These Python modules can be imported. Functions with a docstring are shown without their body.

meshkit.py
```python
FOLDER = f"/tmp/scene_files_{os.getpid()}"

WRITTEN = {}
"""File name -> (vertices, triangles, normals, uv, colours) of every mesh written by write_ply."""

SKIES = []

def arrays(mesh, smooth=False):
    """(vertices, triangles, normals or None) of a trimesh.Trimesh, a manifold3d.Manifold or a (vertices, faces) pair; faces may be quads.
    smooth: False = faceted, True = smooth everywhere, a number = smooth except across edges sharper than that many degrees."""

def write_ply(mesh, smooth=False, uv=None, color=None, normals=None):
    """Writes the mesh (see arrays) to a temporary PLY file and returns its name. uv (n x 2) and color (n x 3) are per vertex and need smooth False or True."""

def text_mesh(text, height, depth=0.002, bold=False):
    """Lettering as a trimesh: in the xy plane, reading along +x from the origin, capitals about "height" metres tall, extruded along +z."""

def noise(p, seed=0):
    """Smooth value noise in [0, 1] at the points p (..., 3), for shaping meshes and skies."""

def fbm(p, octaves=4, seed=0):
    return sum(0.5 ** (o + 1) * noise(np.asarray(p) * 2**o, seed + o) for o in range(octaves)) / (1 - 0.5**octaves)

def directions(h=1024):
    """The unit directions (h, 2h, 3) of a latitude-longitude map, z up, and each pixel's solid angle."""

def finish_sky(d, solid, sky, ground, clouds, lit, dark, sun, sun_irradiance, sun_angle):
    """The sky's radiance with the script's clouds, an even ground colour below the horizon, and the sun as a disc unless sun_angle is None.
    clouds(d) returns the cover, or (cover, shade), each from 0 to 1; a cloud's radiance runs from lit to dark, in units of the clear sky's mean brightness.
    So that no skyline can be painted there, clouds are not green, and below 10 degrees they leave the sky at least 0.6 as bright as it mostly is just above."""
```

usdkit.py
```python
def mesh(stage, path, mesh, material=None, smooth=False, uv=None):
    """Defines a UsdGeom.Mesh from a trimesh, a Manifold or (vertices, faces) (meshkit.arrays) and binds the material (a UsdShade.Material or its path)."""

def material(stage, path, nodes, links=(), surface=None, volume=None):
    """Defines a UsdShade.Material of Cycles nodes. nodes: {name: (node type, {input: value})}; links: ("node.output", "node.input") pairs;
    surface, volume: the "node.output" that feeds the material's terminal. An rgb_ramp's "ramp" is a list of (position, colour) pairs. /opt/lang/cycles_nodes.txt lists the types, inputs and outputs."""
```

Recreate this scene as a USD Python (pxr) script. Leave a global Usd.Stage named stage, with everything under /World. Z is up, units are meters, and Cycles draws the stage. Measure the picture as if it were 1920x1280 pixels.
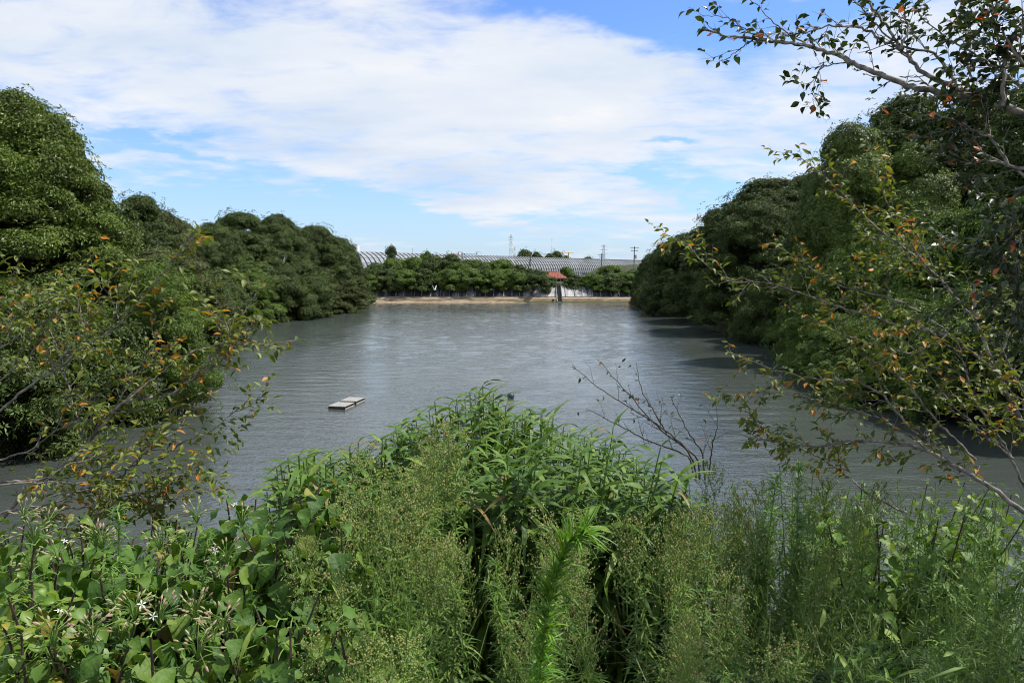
import math
import zlib
from scipy.sparse import coo_matrix
from scipy.sparse.csgraph import connected_components
import numpy as np
import trimesh
import usdkit
import meshkit
from pxr import Usd, UsdGeom, UsdLux, UsdShade, Gf, Sdf, Vt

stage = Usd.Stage.CreateInMemory()
UsdGeom.SetStageUpAxis(stage, 'Z')
UsdGeom.SetStageMetersPerUnit(stage, 1.0)
UsdGeom.Xform.Define(stage, '/World')
UsdGeom.Scope.Define(stage, '/World/Looks')
stage.CreateClassPrim('/World/Kinds')          # class prims that repeats refer to

# ------------------------------------------------------------------ camera
F_PX = 1387.0                                  # focal length in pixels of a 1920 px wide picture
TILT = math.atan(135.0 / F_PX)                 # the camera looks slightly down
EYE = np.array([0.0, 0.0, 7.0])
cam = UsdGeom.Camera.Define(stage, '/World/camera')
cam.CreateHorizontalApertureAttr(36.0)
cam.CreateVerticalApertureAttr(24.0)
cam.CreateFocalLengthAttr(36.0 * F_PX / 1920.0)
cam.CreateClippingRangeAttr(Gf.Vec2f(0.05, 20000.0))
cam.CreateExposureAttr(0.52)
cam.AddTranslateOp().Set(Gf.Vec3d(*EYE))
cam.AddRotateXOp().Set(90.0 - math.degrees(TILT))

# ------------------------------------------------------------------ sun and sky
SUN_AZ, SUN_EL = math.radians(84.0), math.radians(57.0)
S = np.array([math.sin(SUN_AZ) * math.cos(SUN_EL), math.cos(SUN_AZ) * math.cos(SUN_EL), math.sin(SUN_EL)])
sun = UsdLux.DistantLight.Define(stage, '/World/sun')
sun.CreateIntensityAttr(1.25)
sun.CreateNormalizeAttr(True)
sun.CreateAngleAttr(0.5)
sun.CreateColorAttr(Gf.Vec3f(1.0, 0.955, 0.88))
sx = np.cross([0, 0, 1.0], S); sx /= np.linalg.norm(sx)
sy = np.cross(S, sx)
m4 = Gf.Matrix4d(*[float(v) for r in (np.r_[sx, 0], np.r_[sy, 0], np.r_[S, 0], [0, 0, 0, 1]) for v in r])
sun.AddTransformOp().Set(m4)


def sky_material():
    """single scattering sky with a thin broken cloud deck: noise on a flat layer above, opened by a few clear gaps."""
    n, l = {}, []
    cnt = [0]

    def node(kind, **kw):
        cnt[0] += 1
        nm = '%s_%d' % (kind, cnt[0])
        n[nm] = (kind, {k: v for k, v in kw.items() if not (isinstance(v, str) and '.' in v)})
        for k, v in kw.items():
            if isinstance(v, str) and '.' in v:
                l.append((v, nm + '.' + k))
        return nm

    def math_(op, a, b=0.0, c=0.0):
        return node('math', math_type=op, value1=a, value2=b, value3=c) + '.value'

    d = node('texture_coordinate') + '.generated'
    s = node('separate_xyz', vector=d)
    x, y, z = s + '.x', s + '.y', s + '.z'
    zc = math_('maximum', z, 0.0)
    zz = math_('add', zc, 0.14)
    u, v = math_('divide', x, zz), math_('divide', y, zz)
    plane = node('combine_xyz', x=u, y=v, z=0.0) + '.vector'
    az = math_('arctan2', x, y)
    el = math_('arcsine', z)
    # slow warp so that the gaps get ragged edges
    warp = node('noise_texture', vector=plane, scale=1.5, detail=5.0, roughness=0.62)
    ws = node('separate_color', color=warp + '.color')
    waz = math_('add', az, math_('multiply', math_('subtract', ws + '.r', 0.5), 0.34))
    wel = math_('add', el, math_('multiply', math_('subtract', ws + '.g', 0.5), 0.15))
    big = node('noise_texture', vector=plane, scale=0.55, detail=9.0, roughness=0.60, distortion=0.25) + '.fac'
    fine = node('noise_texture', vector=node('mapping', vector=plane, scale=(1.0, 1.5, 1.0), rotation=(0, 0, 0.35)) + '.vector', scale=3.2, detail=8.0, roughness=0.6, distortion=0.4) + '.fac'
    base = math_('add', 0.84, math_('multiply', math_('subtract', big, 0.5), 2.3))
    base = math_('add', base, math_('multiply', math_('subtract', fine, 0.5), 1.5))

    def gap(a0, e0, sa, se, amp, rot=0.0):
        da, de = math_('subtract', waz, a0), math_('subtract', wel, e0)
        c, si = math.cos(rot), math.sin(rot)
        p = math_('add', math_('multiply', da, c / sa), math_('multiply', de, si / sa))
        q = math_('add', math_('multiply', da, -si / se), math_('multiply', de, c / se))
        r2 = math_('add', math_('multiply', p, p), math_('multiply', q, q))
        return math_('multiply', math_('exponent', math_('multiply', r2, -1.0)), amp)

    total = base
    for g in SKY_GAPS:
        total = math_('add', total, gap(*g))
    cover = node('map_range', range_type='smoothstep', value=total, from_min=0.22, from_max=1.10, to_min=0.0, to_max=1.0, clamp=True) + '.result'
    # clouds fade into the milky band near the horizon
    shade = node('noise_texture', vector=node('mapping', vector=plane, scale=(0.9, 1.4, 1.0), rotation=(0, 0, 0.25), location=(3.1, 1.7, 0)) + '.vector', scale=1.1, detail=7.0, roughness=0.55) + '.fac'
    sh = node('map_range', value=shade, from_min=0.33, from_max=0.66, to_min=0.0, to_max=1.0, clamp=True) + '.result'
    cloud = node('mix_color', fac=sh, a=CLOUD_DARK, b=CLOUD_LIT) + '.result'
    clear = node('sky_texture', sky_type='single_scattering', sun_disc=False, sun_elevation=SUN_EL, sun_rotation=SUN_AZ, altitude=50.0, air_density=1.0, aerosol_density=0.7, ozone_density=1.2) + '.color'
    clear = node('mix_color', blend_type='multiply', fac=1.0, a=clear, b=(1.05, 1.45, 2.15), use_clamp=False) + '.result'
    low = math_('multiply', math_('exponent', math_('multiply', zc, -1.0 / 0.085)), 0.88)
    clear = node('mix_color', fac=low, a=clear, b=(6.3, 7.8, 9.2), use_clamp=True) + '.result'
    sky = node('mix_color', fac=cover, a=clear, b=cloud, use_clamp=True) + '.result'
    bg = node('background_shader', color=sky, strength=SKY_STRENGTH)
    return usdkit.material(stage, '/World/Looks/sky', n, l, surface=bg + '.background')


SKY_STRENGTH = 0.070
CLOUD_LIT, CLOUD_DARK = (9.2, 9.4, 9.8), (6.5, 7.6, 9.2)
# clear gaps (and clouds) of the deck: azimuth, elevation, half widths, strength, tilt
SKY_GAPS = [
    (0.13, 0.345, 0.17, 0.055, -1.5, -0.45),     # wedge of blue, upper middle to right
    (0.36, 0.315, 0.18, 0.026, -0.9, 0.10),
    (-0.33, 0.066, 0.24, 0.040, -1.1, 0.0),     # low blue band on the left
    (-0.45, 0.145, 0.10, 0.012, -0.7, -0.1),
    (0.235, 0.095, 0.05, 0.014, -0.9, 0.0),      # small openings on the right
    (0.185, 0.170, 0.03, 0.007, -0.6, 0.0),
    (0.02, 0.035, 0.30, 0.030, -0.55, 0.0),      # pale low sky above the far bank
    (0.02, 0.090, 0.13, 0.022, 0.5, 0.0),        # bank of cloud low in the middle
    (-0.05, 0.23, 0.45, 0.070, 0.35, 0.0),
]
dome = UsdLux.DomeLight.Define(stage, '/World/sky')
dome.CreateIntensityAttr(1.0)
UsdShade.MaterialBindingAPI.Apply(dome.GetPrim()).Bind(sky_material())
dome.GetPrim().SetCustomDataByKey('kind', 'structure')

# ------------------------------------------------------------------ helpers
used = {}
LEAFY = set()


def numbered(parent, name):
    k = used.get((parent, name), 0)
    used[(parent, name)] = k + 1
    return parent + '/' + (name if k == 0 else '%s_%03d' % (name, k))


def tag(prim, label=None, category=None, group=None, kind=None):
    p = prim.GetPrim() if hasattr(prim, 'GetPrim') else prim
    for k, v in (('label', label), ('category', category), ('group', group), ('kind', kind)):
        if v:
            p.SetCustomDataByKey(k, v)
    return p


def path_of(parent):
    if parent is None:
        return '/World'
    return parent if isinstance(parent, str) else str(parent.GetPath())


def obj(name, mesh, mat, parent=None, smooth=False):
    """one Mesh prim under parent"""
    path = numbered(path_of(parent), name)
    m = usdkit.mesh(stage, path, mesh, mat, smooth=smooth)
    if mat is not None and str(mat.GetPath()).rsplit('/', 1)[1] in LEAFY:       # one random number per leaf, read by the leaf materials
        f = np.asarray(m.GetFaceVertexIndicesAttr().Get()).reshape(-1, 3)
        nv = len(m.GetPointsAttr().Get())
        _, lab = connected_components(coo_matrix((np.ones(len(f) * 2), (f[:, [0, 1]].ravel(), f[:, [1, 2]].ravel())), shape=(nv, nv)), directed=False)
        r = np.random.default_rng(zlib.crc32(path.encode())).random(lab.max() + 1)
        UsdGeom.PrimvarsAPI(m).CreatePrimvar('rnd', Sdf.ValueTypeNames.FloatArray, 'vertex').Set(Vt.FloatArray.FromNumpy(r[lab].astype(np.float32)))
    return m.GetPrim()


def thing(name, label, category, loc=(0, 0, 0), rotz=0.0, group=None):
    x = UsdGeom.Xform.Define(stage, numbered('/World', name))
    x.AddTranslateOp().Set(Gf.Vec3d(*map(float, loc)))
    if rotz:
        x.AddRotateZOp().Set(math.degrees(rotz))
    return tag(x, label, category, group)


def kind(name):
    return UsdGeom.Xform.Define(stage, numbered('/World/Kinds', name)).GetPrim()


def copy_of(src, name, label, category, loc, rotz=0.0, scale=(1, 1, 1), group=None, tilt=(0, 0)):
    x = UsdGeom.Xform.Define(stage, numbered('/World', name))
    x.AddTranslateOp().Set(Gf.Vec3d(*map(float, loc)))
    x.AddRotateXYZOp().Set(Gf.Vec3f(float(tilt[0]), float(tilt[1]), math.degrees(rotz)))
    x.AddScaleOp().Set(Gf.Vec3f(*map(float, scale)))
    p = x.GetPrim()
    p.GetReferences().AddInternalReference(src.GetPath())
    p.SetInstanceable(True)
    return tag(p, label, category, group)


def at(px, py, dist):
    """the point that the photograph shows at pixel (px, py), dist metres ahead of the camera"""
    a, b = (px - 960.0) / F_PX, (640.0 - py) / F_PX
    d = np.array([a, math.cos(TILT) + b * math.sin(TILT), -math.sin(TILT) + b * math.cos(TILT)])
    return EYE + d * dist / d[1]


def rng_(seed):
    return np.random.default_rng(seed)


def unit(v):
    return v / np.maximum(np.linalg.norm(v, axis=-1, keepdims=True), 1e-9)


class Soup:
    """collects vertices and triangles for one mesh"""

    def __init__(self):
        self.v, self.f, self.n = [], [], 0

    def add(self, v, f):
        v, f = np.asarray(v, float), np.asarray(f, int)
        if f.shape[1] == 4:
            f = np.vstack([f[:, [0, 1, 2]], f[:, [0, 2, 3]]])
        self.v.append(v); self.f.append(f + self.n); self.n += len(v)
        return self

    def box(self, c, size, rz=0.0):
        m = trimesh.creation.box(size)
        v = np.array(m.vertices)
        if rz:
            cc, ss = math.cos(rz), math.sin(rz)
            v = np.c_[v[:, 0] * cc - v[:, 1] * ss, v[:, 0] * ss + v[:, 1] * cc, v[:, 2]]
        return self.add(v + np.asarray(c, float), m.faces)

    def bar(self, a, b, w, h=None):
        """square bar from a to b"""
        return self.add(*tube([a, b], [w / 2 * 1.2, (h or w) / 2 * 1.2], 4))

    def get(self):
        return np.vstack(self.v), np.vstack(self.f)


def tube(pts, radii, n=6, cap=True):
    """tapered tube along a polyline"""
    pts = np.asarray(pts, float)
    radii = np.broadcast_to(np.asarray(radii, float), (len(pts),))
    t = np.gradient(pts, axis=0)
    t = unit(t)
    ref = np.array([0.0, 0.0, 1.0]) if abs(t[:, 2]).mean() < 0.8 else np.array([1.0, 0.2, 0.0])
    a = unit(np.cross(t, ref)); b = np.cross(t, a)
    ang = np.arange(n) * 2 * np.pi / n
    ring = a[:, None] * np.cos(ang)[None, :, None] + b[:, None] * np.sin(ang)[None, :, None]
    v = (pts[:, None] + ring * radii[:, None, None]).reshape(-1, 3)
    i = np.arange(len(pts) - 1)[:, None] * n + np.arange(n)[None]
    j = np.arange(len(pts) - 1)[:, None] * n + (np.arange(n)[None] + 1) % n
    q = np.stack([i, j, j + n, i + n], -1).reshape(-1, 4)
    f = np.vstack([q[:, [0, 1, 2]], q[:, [0, 2, 3]]])
    if cap:
        k = len(v)
        v = np.vstack([v, pts[:1], pts[-1:]])
        r = np.arange(n)
        f = np.vstack([f, np.c_[np.full(n, k), (r + 1) % n, r], np.c_[np.full(n, k + 1), k - n + r, k - n + (r + 1) % n]])
    return v, f


def leaf_template(profile, seg=4, arch=0.25, fold=0.25, wave=0.0, ease=1.0, ratio=0.5):
    """a leaf one long in x, with half widths from profile(t), folded along the midrib and arched downwards"""
    t = np.linspace(0, 1, seg + 1) ** ease
    w = np.array([profile(a) for a in t])
    zc = -arch * t ** 2
    xc = t - 0.25 * arch ** 2 * t ** 2
    mid = np.c_[xc, 0 * t, zc]
    ripple = wave * ratio * np.sin(t * 9.0)
    fold = fold * ratio                      # depth of the fold goes with the leaf's usual width, not its length
    lf = np.c_[xc, w, zc + fold * w + ripple * w]
    rt = np.c_[xc, -w, zc + fold * w - ripple * w]
    v, f = list(mid), []
    li, ri = {0: 0, seg: seg}, {0: 0, seg: seg}
    for k in range(1, seg):
        li[k] = len(v); v.append(lf[k])
        ri[k] = len(v); v.append(rt[k])
    for k in range(seg):
        for side, flip in ((li, False), (ri, True)):
            q = [k, k + 1, side[k + 1], side[k]]
            tri = []
            if q[1] != q[2]:
                tri.append([q[0], q[1], q[2]])
            if q[0] != q[3]:
                tri.append([q[0], q[2], q[3]])
            for a in tri:
                f.append(a[::-1] if flip else a)
    return np.array(v), np.array(f)


def leaf_array(templates, P, D, N, L, W, rng):
    """copies of the leaf templates: base points P, axes D, normals N, lengths L, widths W. Returns a list of (vertices, faces), one per leaf, as arrays"""
    P, D, N = np.asarray(P, float), unit(np.asarray(D, float)), np.asarray(N, float)
    Y = unit(np.cross(N, D)); Z = np.cross(D, Y)
    L = np.broadcast_to(np.asarray(L, float), (len(P),)); W = np.broadcast_to(np.asarray(W, float), (len(P),))
    which = rng.integers(0, len(templates), len(P))
    V = []
    for k, (tv, tf) in enumerate(templates):
        m = np.where(which == k)[0]
        if len(m):
            v = (tv[None, :, 0, None] * (D[m] * L[m, None])[:, None] + tv[None, :, 1, None] * (Y[m] * W[m, None])[:, None] + tv[None, :, 2, None] * (Z[m] * L[m, None])[:, None]) + P[m][:, None]
            V.append((m, v, tf))
    return V


def leaves_mesh(V):
    s = Soup()
    for m, v, tf in V:
        k = v.shape[1]
        s.add(v.reshape(-1, 3), (tf[None] + (np.arange(len(m)) * k)[:, None, None]).reshape(-1, 3))
    return s.get()


def single_leaves(V):
    """{index: (vertices, faces)}"""
    return {int(i): (v[k], tf) for m, v, tf in V for k, i in enumerate(m)}


def leaf_parts(parent, V, P, name, mat, most=300, rest_name=None, extra_score=None, smooth=True):
    """the leaves that show largest become parts, the rest one part of stuff"""
    every = single_leaves(V)
    dist = np.linalg.norm(np.asarray(P) - EYE, axis=1)
    score = 1.0 / dist if extra_score is None else extra_score / dist
    order = np.argsort(-score, kind='stable')
    for i in order[:most]:
        obj(name, every[int(i)], mat, parent, smooth)
    if len(order) > most:
        s = Soup()
        for i in order[most:]:
            s.add(*every[int(i)])
        tag(obj(rest_name or 'small_leaves', s.get(), mat, parent, smooth), kind='stuff')


# ------------------------------------------------------------------ materials
def leaf_mat(name, ramp, rough=0.45, trans=0.22, spec=0.4, patch=0.35, patch_scale=0.6, glow=(1.25, 1.25, 0.55), rumple=0.0):
    """leaf: colour by leaf, drifting from clump to clump, with some light coming through the blade"""
    LEAFY.add(name)
    n = {
        'geo': ('geometry', {}), 'rnd': ('attribute', {'attribute': 'rnd'}), 'info': ('object_info', {}),
        'sum': ('math', {'math_type': 'add'}), 'fr': ('math', {'math_type': 'fraction'}),
        'ramp': ('rgb_ramp', {'ramp': ramp}),
        'noise': ('noise_texture', {'scale': patch_scale, 'detail': 2.0}),
        'mr': ('map_range', {'from_min': 0.3, 'from_max': 0.7, 'to_min': 1.0 - patch, 'to_max': 1.0 + patch, 'clamp': True}),
        'cc': ('combine_color', {}),
        'mul': ('mix_color', {'blend_type': 'multiply', 'fac': 1.0, 'use_clamp': False}),
        'tr': ('mix_color', {'blend_type': 'multiply', 'fac': 1.0, 'b': glow, 'use_clamp': False}),
        'p': ('principled_bsdf', {'roughness': rough, 'specular_ior_level': spec}),
        't': ('translucent_bsdf', {}),
        'mix': ('mix_closure', {'fac': trans}),
    }
    l = [('rnd.fac', 'sum.value1'), ('info.random', 'sum.value2'), ('sum.value', 'fr.value1'), ('fr.value', 'ramp.fac'),
         ('geo.position', 'noise.vector'), ('noise.fac', 'mr.value'), ('mr.result', 'cc.r'), ('mr.result', 'cc.g'), ('mr.result', 'cc.b'),
         ('ramp.color', 'mul.a'), ('cc.color', 'mul.b'), ('mul.result', 'p.base_color'), ('mul.result', 'tr.a'), ('tr.result', 't.color'),
         ('p.BSDF', 'mix.closure1'), ('t.BSDF', 'mix.closure2')]
    if rumple:                                   # uneven blade
        n['rn'] = ('noise_texture', {'scale': 45.0, 'detail': 2.0})
        n['rb'] = ('bump', {'strength': rumple, 'distance': 0.012})
        l += [('geo.position', 'rn.vector'), ('rn.fac', 'rb.height'), ('rb.normal', 'p.normal'), ('rb.normal', 't.normal')]
    return usdkit.material(stage, '/World/Looks/' + name, n, l, surface='mix.closure')


def rough_mat(name, a, b, scale=6.0, rough=0.8, detail=4.0, bump=0.0, stretch=(1, 1, 1), spec=0.3, lo=0.35, hi=0.65, bump_dist=0.02):
    n = {'geo': ('geometry', {}), 'map': ('mapping', {'scale': stretch}), 'noise': ('noise_texture', {'scale': scale, 'detail': detail, 'roughness': 0.6}),
         'ramp': ('rgb_ramp', {'ramp': [(lo, a), (hi, b)]}), 'p': ('principled_bsdf', {'roughness': rough, 'specular_ior_level': spec})}
    l = [('geo.position', 'map.vector'), ('map.vector', 'noise.vector'), ('noise.fac', 'ramp.fac'), ('ramp.color', 'p.base_color')]
    if bump:
        n['bump'] = ('bump', {'strength': bump, 'distance': bump_dist})
        l += [('noise.fac', 'bump.height'), ('bump.normal', 'p.normal')]
    return usdkit.material(stage, '/World/Looks/' + name, n, l, surface='p.BSDF')

# ------------------------------------------------------------------ the ground and the pond
POND = np.array([(-15, 14.5), (-19, 20), (-21, 28), (-19.5, 36), (-20, 41), (-26, 55), (-36, 78), (-44, 100), (-44, 125), (-37, 145), (-32, 157.5), (10, 157.5), (30, 157.5),
                 (30, 145), (25.5, 110), (24, 92), (25, 78), (27.5, 66), (26, 52), (23, 40), (20, 30), (19, 22), (15, 14.5), (5, 13.2), (-6, 13.4)], float)


def pond_distance(x, y):
    """signed distance to the pond's edge, negative inside"""
    p = np.stack([x, y], -1)
    best = np.full(x.shape, 1e18); inside = np.zeros(x.shape, bool)
    for a, b in zip(POND, np.roll(POND, -1, 0)):
        e, w = b - a, p - a
        t = np.clip((w @ e) / (e @ e), 0, 1)
        best = np.minimum(best, ((w - t[..., None] * e) ** 2).sum(-1))
        c = ((a[1] <= y) & (b[1] > y)) | ((b[1] <= y) & (a[1] > y))
        with np.errstate(divide='ignore', invalid='ignore'):
            xx = a[0] + (y - a[1]) / (b[1] - a[1]) * (b[0] - a[0])
        inside ^= c & (x < xx)
    return np.where(inside, -1, 1) * np.sqrt(best)


def smooth(a, b, x):
    t = np.clip((x - a) / (b - a), 0, 1)
    return t * t * (3 - 2 * t)


def ground_z(x, y):
    x, y = np.broadcast_arrays(np.asarray(x, float), np.asarray(y, float))
    d = pond_distance(x, y)
    near = 5.4 * smooth(0, 1, np.clip(d, 0, 13) / 13) * 0.35 + 5.4 * np.clip(d / 12.5, 0, 1) * 0.65
    side = 1.6 * smooth(0, 3, d) + 3.0 * smooth(2, 18, d) + 4.0 * smooth(15, 60, d)
    far = 0.2 * smooth(0, 0.6, d) + 3.0 * smooth(4.2, 6.5, d) + 1.0 * smooth(6.5, 11, d)
    wn = 1 - smooth(12, 24, y)
    wf = smooth(150, 158, y) * smooth(-42, -33, x) * (1 - smooth(28, 40, x))
    h = near * wn + (1 - wn) * (side * (1 - wf) + far * wf)
    h = h * (1 - smooth(300, 500, np.hypot(x, y))) + 3.5 * smooth(300, 500, np.hypot(x, y))
    bumps = (meshkit.fbm(np.stack([x * 0.5, y * 0.5, 0 * x], -1), 3, 5) - 0.5) * 0.5 * np.clip(d / 2, 0, 1) * (1 - wf * 0.8)
    under = np.maximum(-2.5, d * 0.45)
    return np.where(d > 0, h + bumps, under)


M = {}
M['earth'] = rough_mat('earth', (0.045, 0.040, 0.018), (0.040, 0.060, 0.016), 1.3, 0.95, bump=0.6, bump_dist=0.08)
M['bark'] = rough_mat('bark', (0.055, 0.045, 0.035), (0.16, 0.14, 0.115), 14, 0.9, bump=0.6, stretch=(1, 1, 0.35))
M['dark_bark'] = rough_mat('dark_bark', (0.03, 0.025, 0.02), (0.075, 0.062, 0.05), 10, 0.9)


def grid_axis(spans):
    return np.unique(np.concatenate([np.arange(a, b, s) for a, b, s in spans] + [[spans[-1][1]]]))


gx = grid_axis([(-6000, -1000, 500), (-1000, -200, 50), (-200, -70, 5), (-70, 60, 1.0), (60, 200, 5), (200, 1000, 50), (1000, 6000, 500)])
gy = grid_axis([(-1000, -100, 100), (-100, -10, 6), (-10, 50, 0.8), (50, 150, 1.5), (150, 172, 0.6), (172, 300, 5), (300, 1000, 50), (1000, 9000, 500)])
GX, GY = np.meshgrid(gx, gy)
GZ = ground_z(GX, GY)
nx = len(gx)
ii = (np.arange(len(gy) - 1)[:, None] * nx + np.arange(nx - 1)[None]).ravel()
tag(obj('ground', (np.c_[GX.ravel(), GY.ravel(), GZ.ravel()], np.c_[ii, ii + 1, ii + nx + 1, ii + nx]), M['earth'], smooth=True), kind='structure')


def water_material():
    n = {'geo': ('geometry', {}),
         'm1': ('mapping', {'scale': (0.55, 1.5, 1.0), 'rotation': (0, 0, 0.12)}), 'n1': ('noise_texture', {'scale': 1.5, 'detail': 4.0, 'roughness': 0.55, 'distortion': 0.5}),
         'm2': ('mapping', {'scale': (0.7, 1.25, 1.0), 'rotation': (0, 0, -0.2)}), 'n2': ('noise_texture', {'scale': 5.2, 'detail': 3.0, 'roughness': 0.5}),
         'gust': ('noise_texture', {'scale': 0.045, 'detail': 3.0}), 'gr': ('map_range', {'from_min': 0.36, 'from_max': 0.64, 'to_min': 0.55, 'to_max': 1.15, 'clamp': True}),
         'a': ('math', {'math_type': 'multiply', 'value2': 0.045}), 'b': ('math', {'math_type': 'multiply', 'value2': 0.03}), 'c': ('math', {'math_type': 'add'}),
         'd': ('math', {'math_type': 'multiply'}),
         'bump': ('bump', {'strength': 1.0, 'distance': 1.0}),
         'mud': ('noise_texture', {'scale': 0.06, 'detail': 3.0}), 'mr': ('rgb_ramp', {'ramp': [(0.35, (0.042, 0.050, 0.043)), (0.65, (0.058, 0.068, 0.062))]}),
         'p': ('principled_bsdf', {'roughness': 0.05, 'ior': 1.333, 'specular_ior_level': 1.0})}
    l = [('geo.position', 'm1.vector'), ('geo.position', 'm2.vector'), ('geo.position', 'gust.vector'), ('geo.position', 'mud.vector'), ('m1.vector', 'n1.vector'), ('m2.vector', 'n2.vector'),
         ('n1.fac', 'a.value1'), ('n2.fac', 'b.value1'), ('a.value', 'c.value1'), ('b.value', 'c.value2'), ('gust.fac', 'gr.value'), ('c.value', 'd.value1'), ('gr.result', 'd.value2'),
         ('d.value', 'bump.height'), ('bump.normal', 'p.normal'), ('mud.fac', 'mr.fac'), ('mr.color', 'p.base_color')]
    return usdkit.material(stage, '/World/Looks/pond_water', n, l, surface='p.BSDF')


M['water'] = water_material()
rng = rng_(5)
wx, wy = np.arange(-75, 55.01, 0.5), np.arange(8, 158.7, 0.28)
WX, WY = np.meshgrid(wx, wy)
WZ = np.zeros_like(WX)
for i in range(30):                                   # wind waves running down the pond
    lam = 0.75 * (1.9 / 0.75) ** rng.random(); th = rng.normal() * 0.45 + 0.12
    k = 2 * np.pi / lam
    WZ += 0.0108 / k * np.sin(k * (np.cos(th) * WY + np.sin(th) * WX) + rng.random() * 6.283)
WZ *= 0.45 + 1.1 * meshkit.fbm(np.stack([WX * 0.035, WY * 0.06, 0 * WX], -1), 3, 21)
i = (np.arange(len(wy) - 1)[:, None] * len(wx) + np.arange(len(wx) - 1)[None]).ravel()
tag(obj('water', (np.c_[WX.ravel(), WY.ravel(), WZ.ravel()], np.c_[i, i + 1, i + len(wx) + 1, i + len(wx)]), M['water'], smooth=True), kind='structure')


def mound(name, px0, px1, y0, y1, x0, x1, top, seed, mat):
    """a low irregular bank of sediment at the waterline"""
    xs, ys = np.linspace(x0, x1, 60), np.linspace(y0, y1, 24)
    X, Y = np.meshgrid(xs, ys)
    e = np.minimum(np.minimum(X - x0, x1 - X) / (x1 - x0) * 5, np.minimum(Y - y0, y1 - Y) / (y1 - y0) * 2.6)
    nz = meshkit.fbm(np.stack([X * 0.35, Y * 0.6, 0 * X], -1), 4, seed)
    Z = top * (np.clip(e, 0, 1) * 1.3 + (nz - 0.5) * 1.9 - 0.55)
    i = (np.arange(23)[:, None] * 60 + np.arange(59)[None]).ravel()
    return tag(obj(name, (np.c_[X.ravel(), Y.ravel(), Z.ravel()], np.c_[i, i + 1, i + 61, i + 60]), mat, smooth=True), kind='structure')


M['mud'] = rough_mat('mud', (0.060, 0.042, 0.026), (0.12, 0.088, 0.055), 2.2, 0.7, bump=0.5, bump_dist=0.04)
M['sand'] = rough_mat('sand', (0.15, 0.115, 0.075), (0.25, 0.20, 0.135), 1.1, 0.9, bump=0.5, bump_dist=0.05)
mound('mud_bank', 0, 0, 34.5, 44.5, -24, -16.2, 0.22, 7, M['mud'])
mound('sand_bank', 0, 0, 153.6, 159.4, -36, 4, 0.5, 9, M['sand'])

# ------------------------------------------------------------------ trees of the banks
from scipy.spatial import cKDTree

DIAMOND = [(np.array([[0, 0, 0], [0.45, 0.5, 0.10 + b], [1, 0, -0.12], [0.45, -0.5, 0.10 - b]], float), np.array([[0, 2, 1], [0, 3, 2]])) for b in (-0.06, 0.0, 0.06)]


def ball(rng, n):
    return unit(rng.normal(size=(n, 3)))


HULL = trimesh.creation.icosphere(1)


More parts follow.
